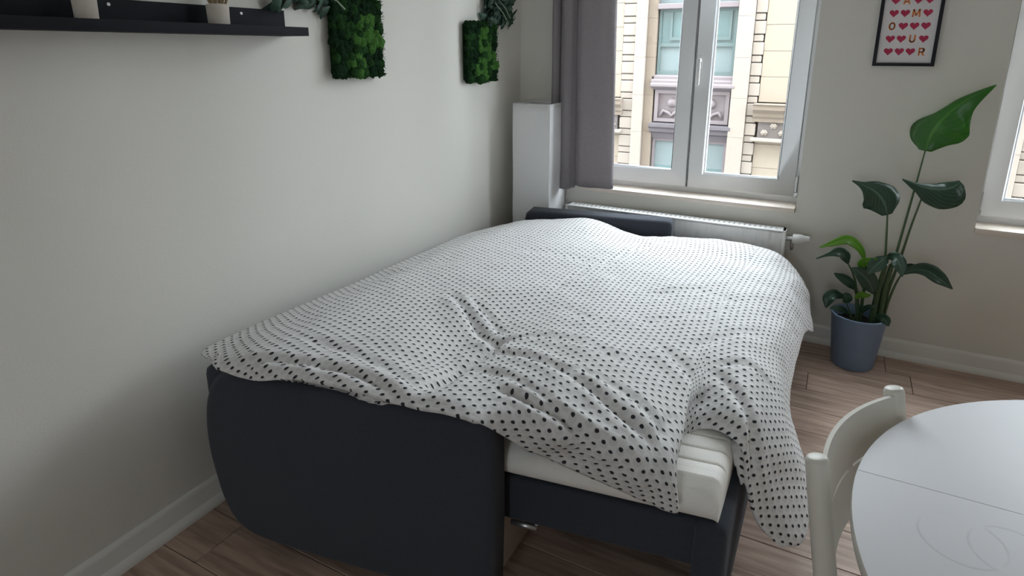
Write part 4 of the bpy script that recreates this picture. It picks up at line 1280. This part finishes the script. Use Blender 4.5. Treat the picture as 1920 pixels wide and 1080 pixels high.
# stems
stem([(1648, 604, .0), (1660, 545, .0), (1682, 470, .0), (1712, 365, .0), (1735, 283, .0)], 0.0085, 0.0035)
stem([(1652, 606, .02), (1664, 550, .015), (1688, 485, .0), (1708, 425, -.01), (1732, 362, -.045)], 0.0085, 0.0035)
stem([(1640, 604, .02), (1650, 550, .01), (1659, 490, .0), (1662, 445, .0), (1664, 403, .0)], 0.008, 0.0035)
stem([(1634, 606, -.02), (1642, 565, -.015), (1652, 525, -.01), (1660, 500, -.015), (1664, 482, -.02)], 0.016, 0.007)
stem([(1646, 608, -.01), (1654, 570, -.01), (1662, 530, -.01), (1672, 495, 0)], 0.014, 0.009)
stem([(1654, 606, .0), (1664, 570, .0), (1676, 540, .0), (1688, 518, -.01), (1696, 513, -.01)], 0.007, 0.003)
stem([(1612, 606, .0), (1616, 570, .0), (1622, 530, .0), (1624, 505, .0), (1622, 490, .0)], 0.009, 0.003)
stem([(1604, 606, .0), (1608, 570, .0), (1605, 535, .0), (1599, 512, .0), (1590, 494, .0)], 0.008, 0.003)
stem([(1636, 604, -.03), (1639, 580, -.03), (1640, 565, -.03), (1638, 550, -.03)], 0.005, 0.0025)
stem([(1608, 606, -.01), (1609, 580, -.005), (1607, 560, .0), (1602, 542, .0)], 0.007, 0.003)
stem([(1594, 606, -.03), (1592, 585, -.03), (1588, 570, -.025), (1582, 558, -.02)], 0.003, 0.0018)
stem([(1600, 606, -.04), (1596, 590, -.04), (1590, 575, -.035), (1588, 568, -.03)], 0.003, 0.0018)
stem([(1618, 606, .0), (1614, 596, .0), (1613, 588, .0)], 0.003, 0.002)
stem([(1608, 606, -.04), (1605, 585, -.04), (1604, 572, -.04), (1604, 560, -.04)], 0.003, 0.002)
stem([(1606, 604, -.01), (1598, 595, -.015), (1590, 588, -.02)], 0.003, 0.002)
stem([(1634, 606, -.05), (1638, 597, -.055), (1642, 592, -.06)], 0.003, 0.002)
stem([(1672, 520, .02), (1680, 508, .025), (1690, 501, .03)], 0.003, 0.002)
stem([(1618, 560, .0), (1622, 530, .0), (1622, 502, .0)], 0.004, 0.003)

# ------------------------------------------------------------------ round table
TO = Vector((2.465, -2.336, 0))
tb = empty('dining_table', TO); tag(tb, 'round pale grey dining table with a seam across its top', 'table')
TR, TZ, SEAM = 0.6215, 0.74, 0.108
for sgn in (1, -1):
    bm = bmesh.new(); pts = []
    yv = SEAM+sgn*0.0007
    a0 = math.asin(yv/TR)
    if sgn > 0: angs = np.linspace(a0, math.pi-a0, 60)
    else: angs = np.linspace(math.pi-a0, 2*math.pi+a0, 90)
    prism(bm, [(TR*math.cos(a), TR*math.sin(a), TZ) for a in angs], (0, 0, -0.024))
    bmesh.ops.recalc_face_normals(bm, faces=bm.faces)
    es = [e for e in bm.edges if len(e.link_faces) == 2 and e.calc_face_angle(0) > 1.0 and abs(e.verts[0].co.z-e.verts[1].co.z) < 1e-5
          and not (abs(e.verts[0].co.y-yv) < 1e-4 and abs(e.verts[1].co.y-yv) < 1e-4)]
    bmesh.ops.bevel(bm, geom=es, offset=0.0025, segments=2, profile=0.5, affect='EDGES')
    o = fin('table_leaf', bm, M['table'], tb, smooth=True, sharp=35)
    o.data.materials.append(M['table_edge'])
    for p in o.data.polygons:
        if abs(p.normal.z) < 0.5: p.material_index = 1
bm = bmesh.new()
for k in range(48):
    a, b_ = 2*math.pi*k/48, 2*math.pi*(k+1)/48
    q = [(0.50*math.cos(a), 0.50*math.sin(a), 0.66), (0.50*math.cos(b_), 0.50*math.sin(b_), 0.66), (0.48*math.cos(b_), 0.48*math.sin(b_), 0.66), (0.48*math.cos(a), 0.48*math.sin(a), 0.66)]
    prism(bm, q, (0, 0, 0.0565))
fin('apron', bm, M['table_edge'], tb)
for k in range(4):
    a = math.pi/6+k*math.pi/2
    bm = bmesh.new(); x, y = 0.45*math.cos(a), 0.45*math.sin(a)
    tube(bm, [(x*1.04, y*1.04, 0), (x, y, 0.4), (x, y, 0.7155)], [0.018, 0.024, 0.026], 20)
    fin('leg', bm, M['table_edge'], tb, smooth=True, sharp=40)

# ------------------------------------------------------------------ chair
P1 = np.array((1.782, -2.290)); P2 = np.array((1.921, -1.948))
sd = (P2-P1)/np.linalg.norm(P2-P1); fwd = np.array((sd[1], -sd[0]))
mid = (P1+P2)/2; hw = np.linalg.norm(P2-P1)/2
rz = math.atan2(fwd[1], fwd[0])
# local frame: +x towards the table, +y from the near post to the far post
ch = empty('dining_chair', (mid[0], mid[1], 0), rz); tag(ch, 'cream white chair with curved slotted backrest tucked in at the round table', 'chair')
TOPZ = 0.785


def post(y):
    b_ = bmesh.new()
    pts = [(0.025, y, 0.0), (0.055, y, 0.25), (0.062, y, 0.43), (0.048, y, 0.54), (0.020, y, 0.68), (0.0015, y, TOPZ-0.008), (0.0, y, TOPZ-0.002), (-0.0005, y, TOPZ)]
    tube(b_, pts, [0.0175, 0.0195, 0.0205, 0.0205, 0.0205, 0.0205, 0.018, 0.012], 24)
    return fin('rear_leg', b_, M['chair'], ch, smooth=True, sharp=60)


post(-hw); post(hw)
for y in (-hw+0.0, hw):
    bm = bmesh.new(); tube(bm, [(0.44, y*1.05, 0), (0.42, y*1.03, 0.435)], [0.0165, 0.0205], 20)
    fin('front_leg', bm, M['chair'], ch, smooth=True, sharp=60)
# seat: rounded board dished a little
bm = bmesh.new(); NX, NYY = 16, 16; gr = []
for i in range(NX+1):
    u = i/NX; x = 0.060+0.400*u; half = hw+0.015+0.012*u
    half *= (1-0.10*max(0, (u-0.8)/0.2)**2)
    gr.append([bm.verts.new((x, half*(2*j/NYY-1), 0.452-0.012*math.sin(math.pi*u)*math.cos((2*j/NYY-1)*1.5))) for j in range(NYY+1)])
for a, b_ in zip(gr, gr[1:]):
    for j in range(NYY): bm.faces.new((a[j], b_[j], b_[j+1], a[j+1]))
st = fin('seat', bm, M['chair'], ch, smooth=True)
md = st.modifiers.new('thickness', 'SOLIDIFY'); md.thickness = 0.016; md.offset = -1
bm = bmesh.new()
box(bm, 0.10, 0.415, -hw-0.008, -hw+0.010, 0.38, 0.425, 0.003); box(bm, 0.10, 0.415, hw-0.010, hw+0.008, 0.38, 0.425, 0.003)
box(bm, 0.056, 0.070, -hw, hw, 0.38, 0.425, 0.003); box(bm, 0.412, 0.428, -hw, hw, 0.38, 0.425, 0.003)
fin('seat_rail', bm, M['chair'], ch, smooth=True, sharp=40)
# curved back board with two narrow slots
bm = bmesh.new()
ZT, ZB = TOPZ-0.010, TOPZ-0.215
zs = [ZB, ZB+0.03, ZB+0.060, ZB+0.098, ZB+0.104, ZB+0.14, ZB+0.17, ZT]
NYB = 40


def back_pt(f, z, off):
    y = -hw+0.006+(2*hw-0.012)*f
    sag = 0.036*(1-(2*f-1)**2)
    rec = 0.012+(TOPZ-z)*0.20
    return (rec-sag+off-0.002, y, z)


holes = set()
for i in range(NYB):
    f = (i+0.5)/NYB
    if 0.06 < f < 0.47 or 0.53 < f < 0.94: holes.add(i)
lay = []
for off in (-0.004, 0.004):
    lay.append([[bm.verts.new(back_pt(i/NYB, z, off)) for i in range(NYB+1)] for z in zs])
SLOT = 3
for L_, flip in ((0, 0), (1, 1)):
    g = lay[L_]
    for j in range(len(zs)-1):
        for i in range(NYB):
            if j == SLOT and i in holes: continue
            q = (g[j][i], g[j][i+1], g[j+1][i+1], g[j+1][i])
            bm.faces.new(q if not flip else tuple(reversed(q)))
for g0, g1 in ((lay[0], lay[1]),):
    for i in range(NYB):
        bm.faces.new((g0[0][i], g1[0][i], g1[0][i+1], g0[0][i+1])); bm.faces.new((g0[-1][i], g0[-1][i+1], g1[-1][i+1], g1[-1][i]))
        if i in holes:
            bm.faces.new((g0[SLOT][i], g0[SLOT][i+1], g1[SLOT][i+1], g1[SLOT][i])); bm.faces.new((g0[SLOT+1][i], g1[SLOT+1][i], g1[SLOT+1][i+1], g0[SLOT+1][i+1]))
    for j in range(len(zs)-1):
        bm.faces.new((g0[j][0], g0[j+1][0], g1[j+1][0], g1[j][0])); bm.faces.new((g0[j][-1], g1[j][-1], g1[j+1][-1], g0[j+1][-1]))
        if j == SLOT:
            for i in range(NYB):
                if i in holes and i-1 not in holes: bm.faces.new((g0[j][i], g1[j][i], g1[j+1][i], g0[j+1][i]))
                if i in holes and i+1 not in holes: bm.faces.new((g0[j][i+1], g0[j+1][i+1], g1[j+1][i+1], g1[j][i+1]))
fin('backrest', bm, M['chair'], ch, smooth=True, sharp=40)
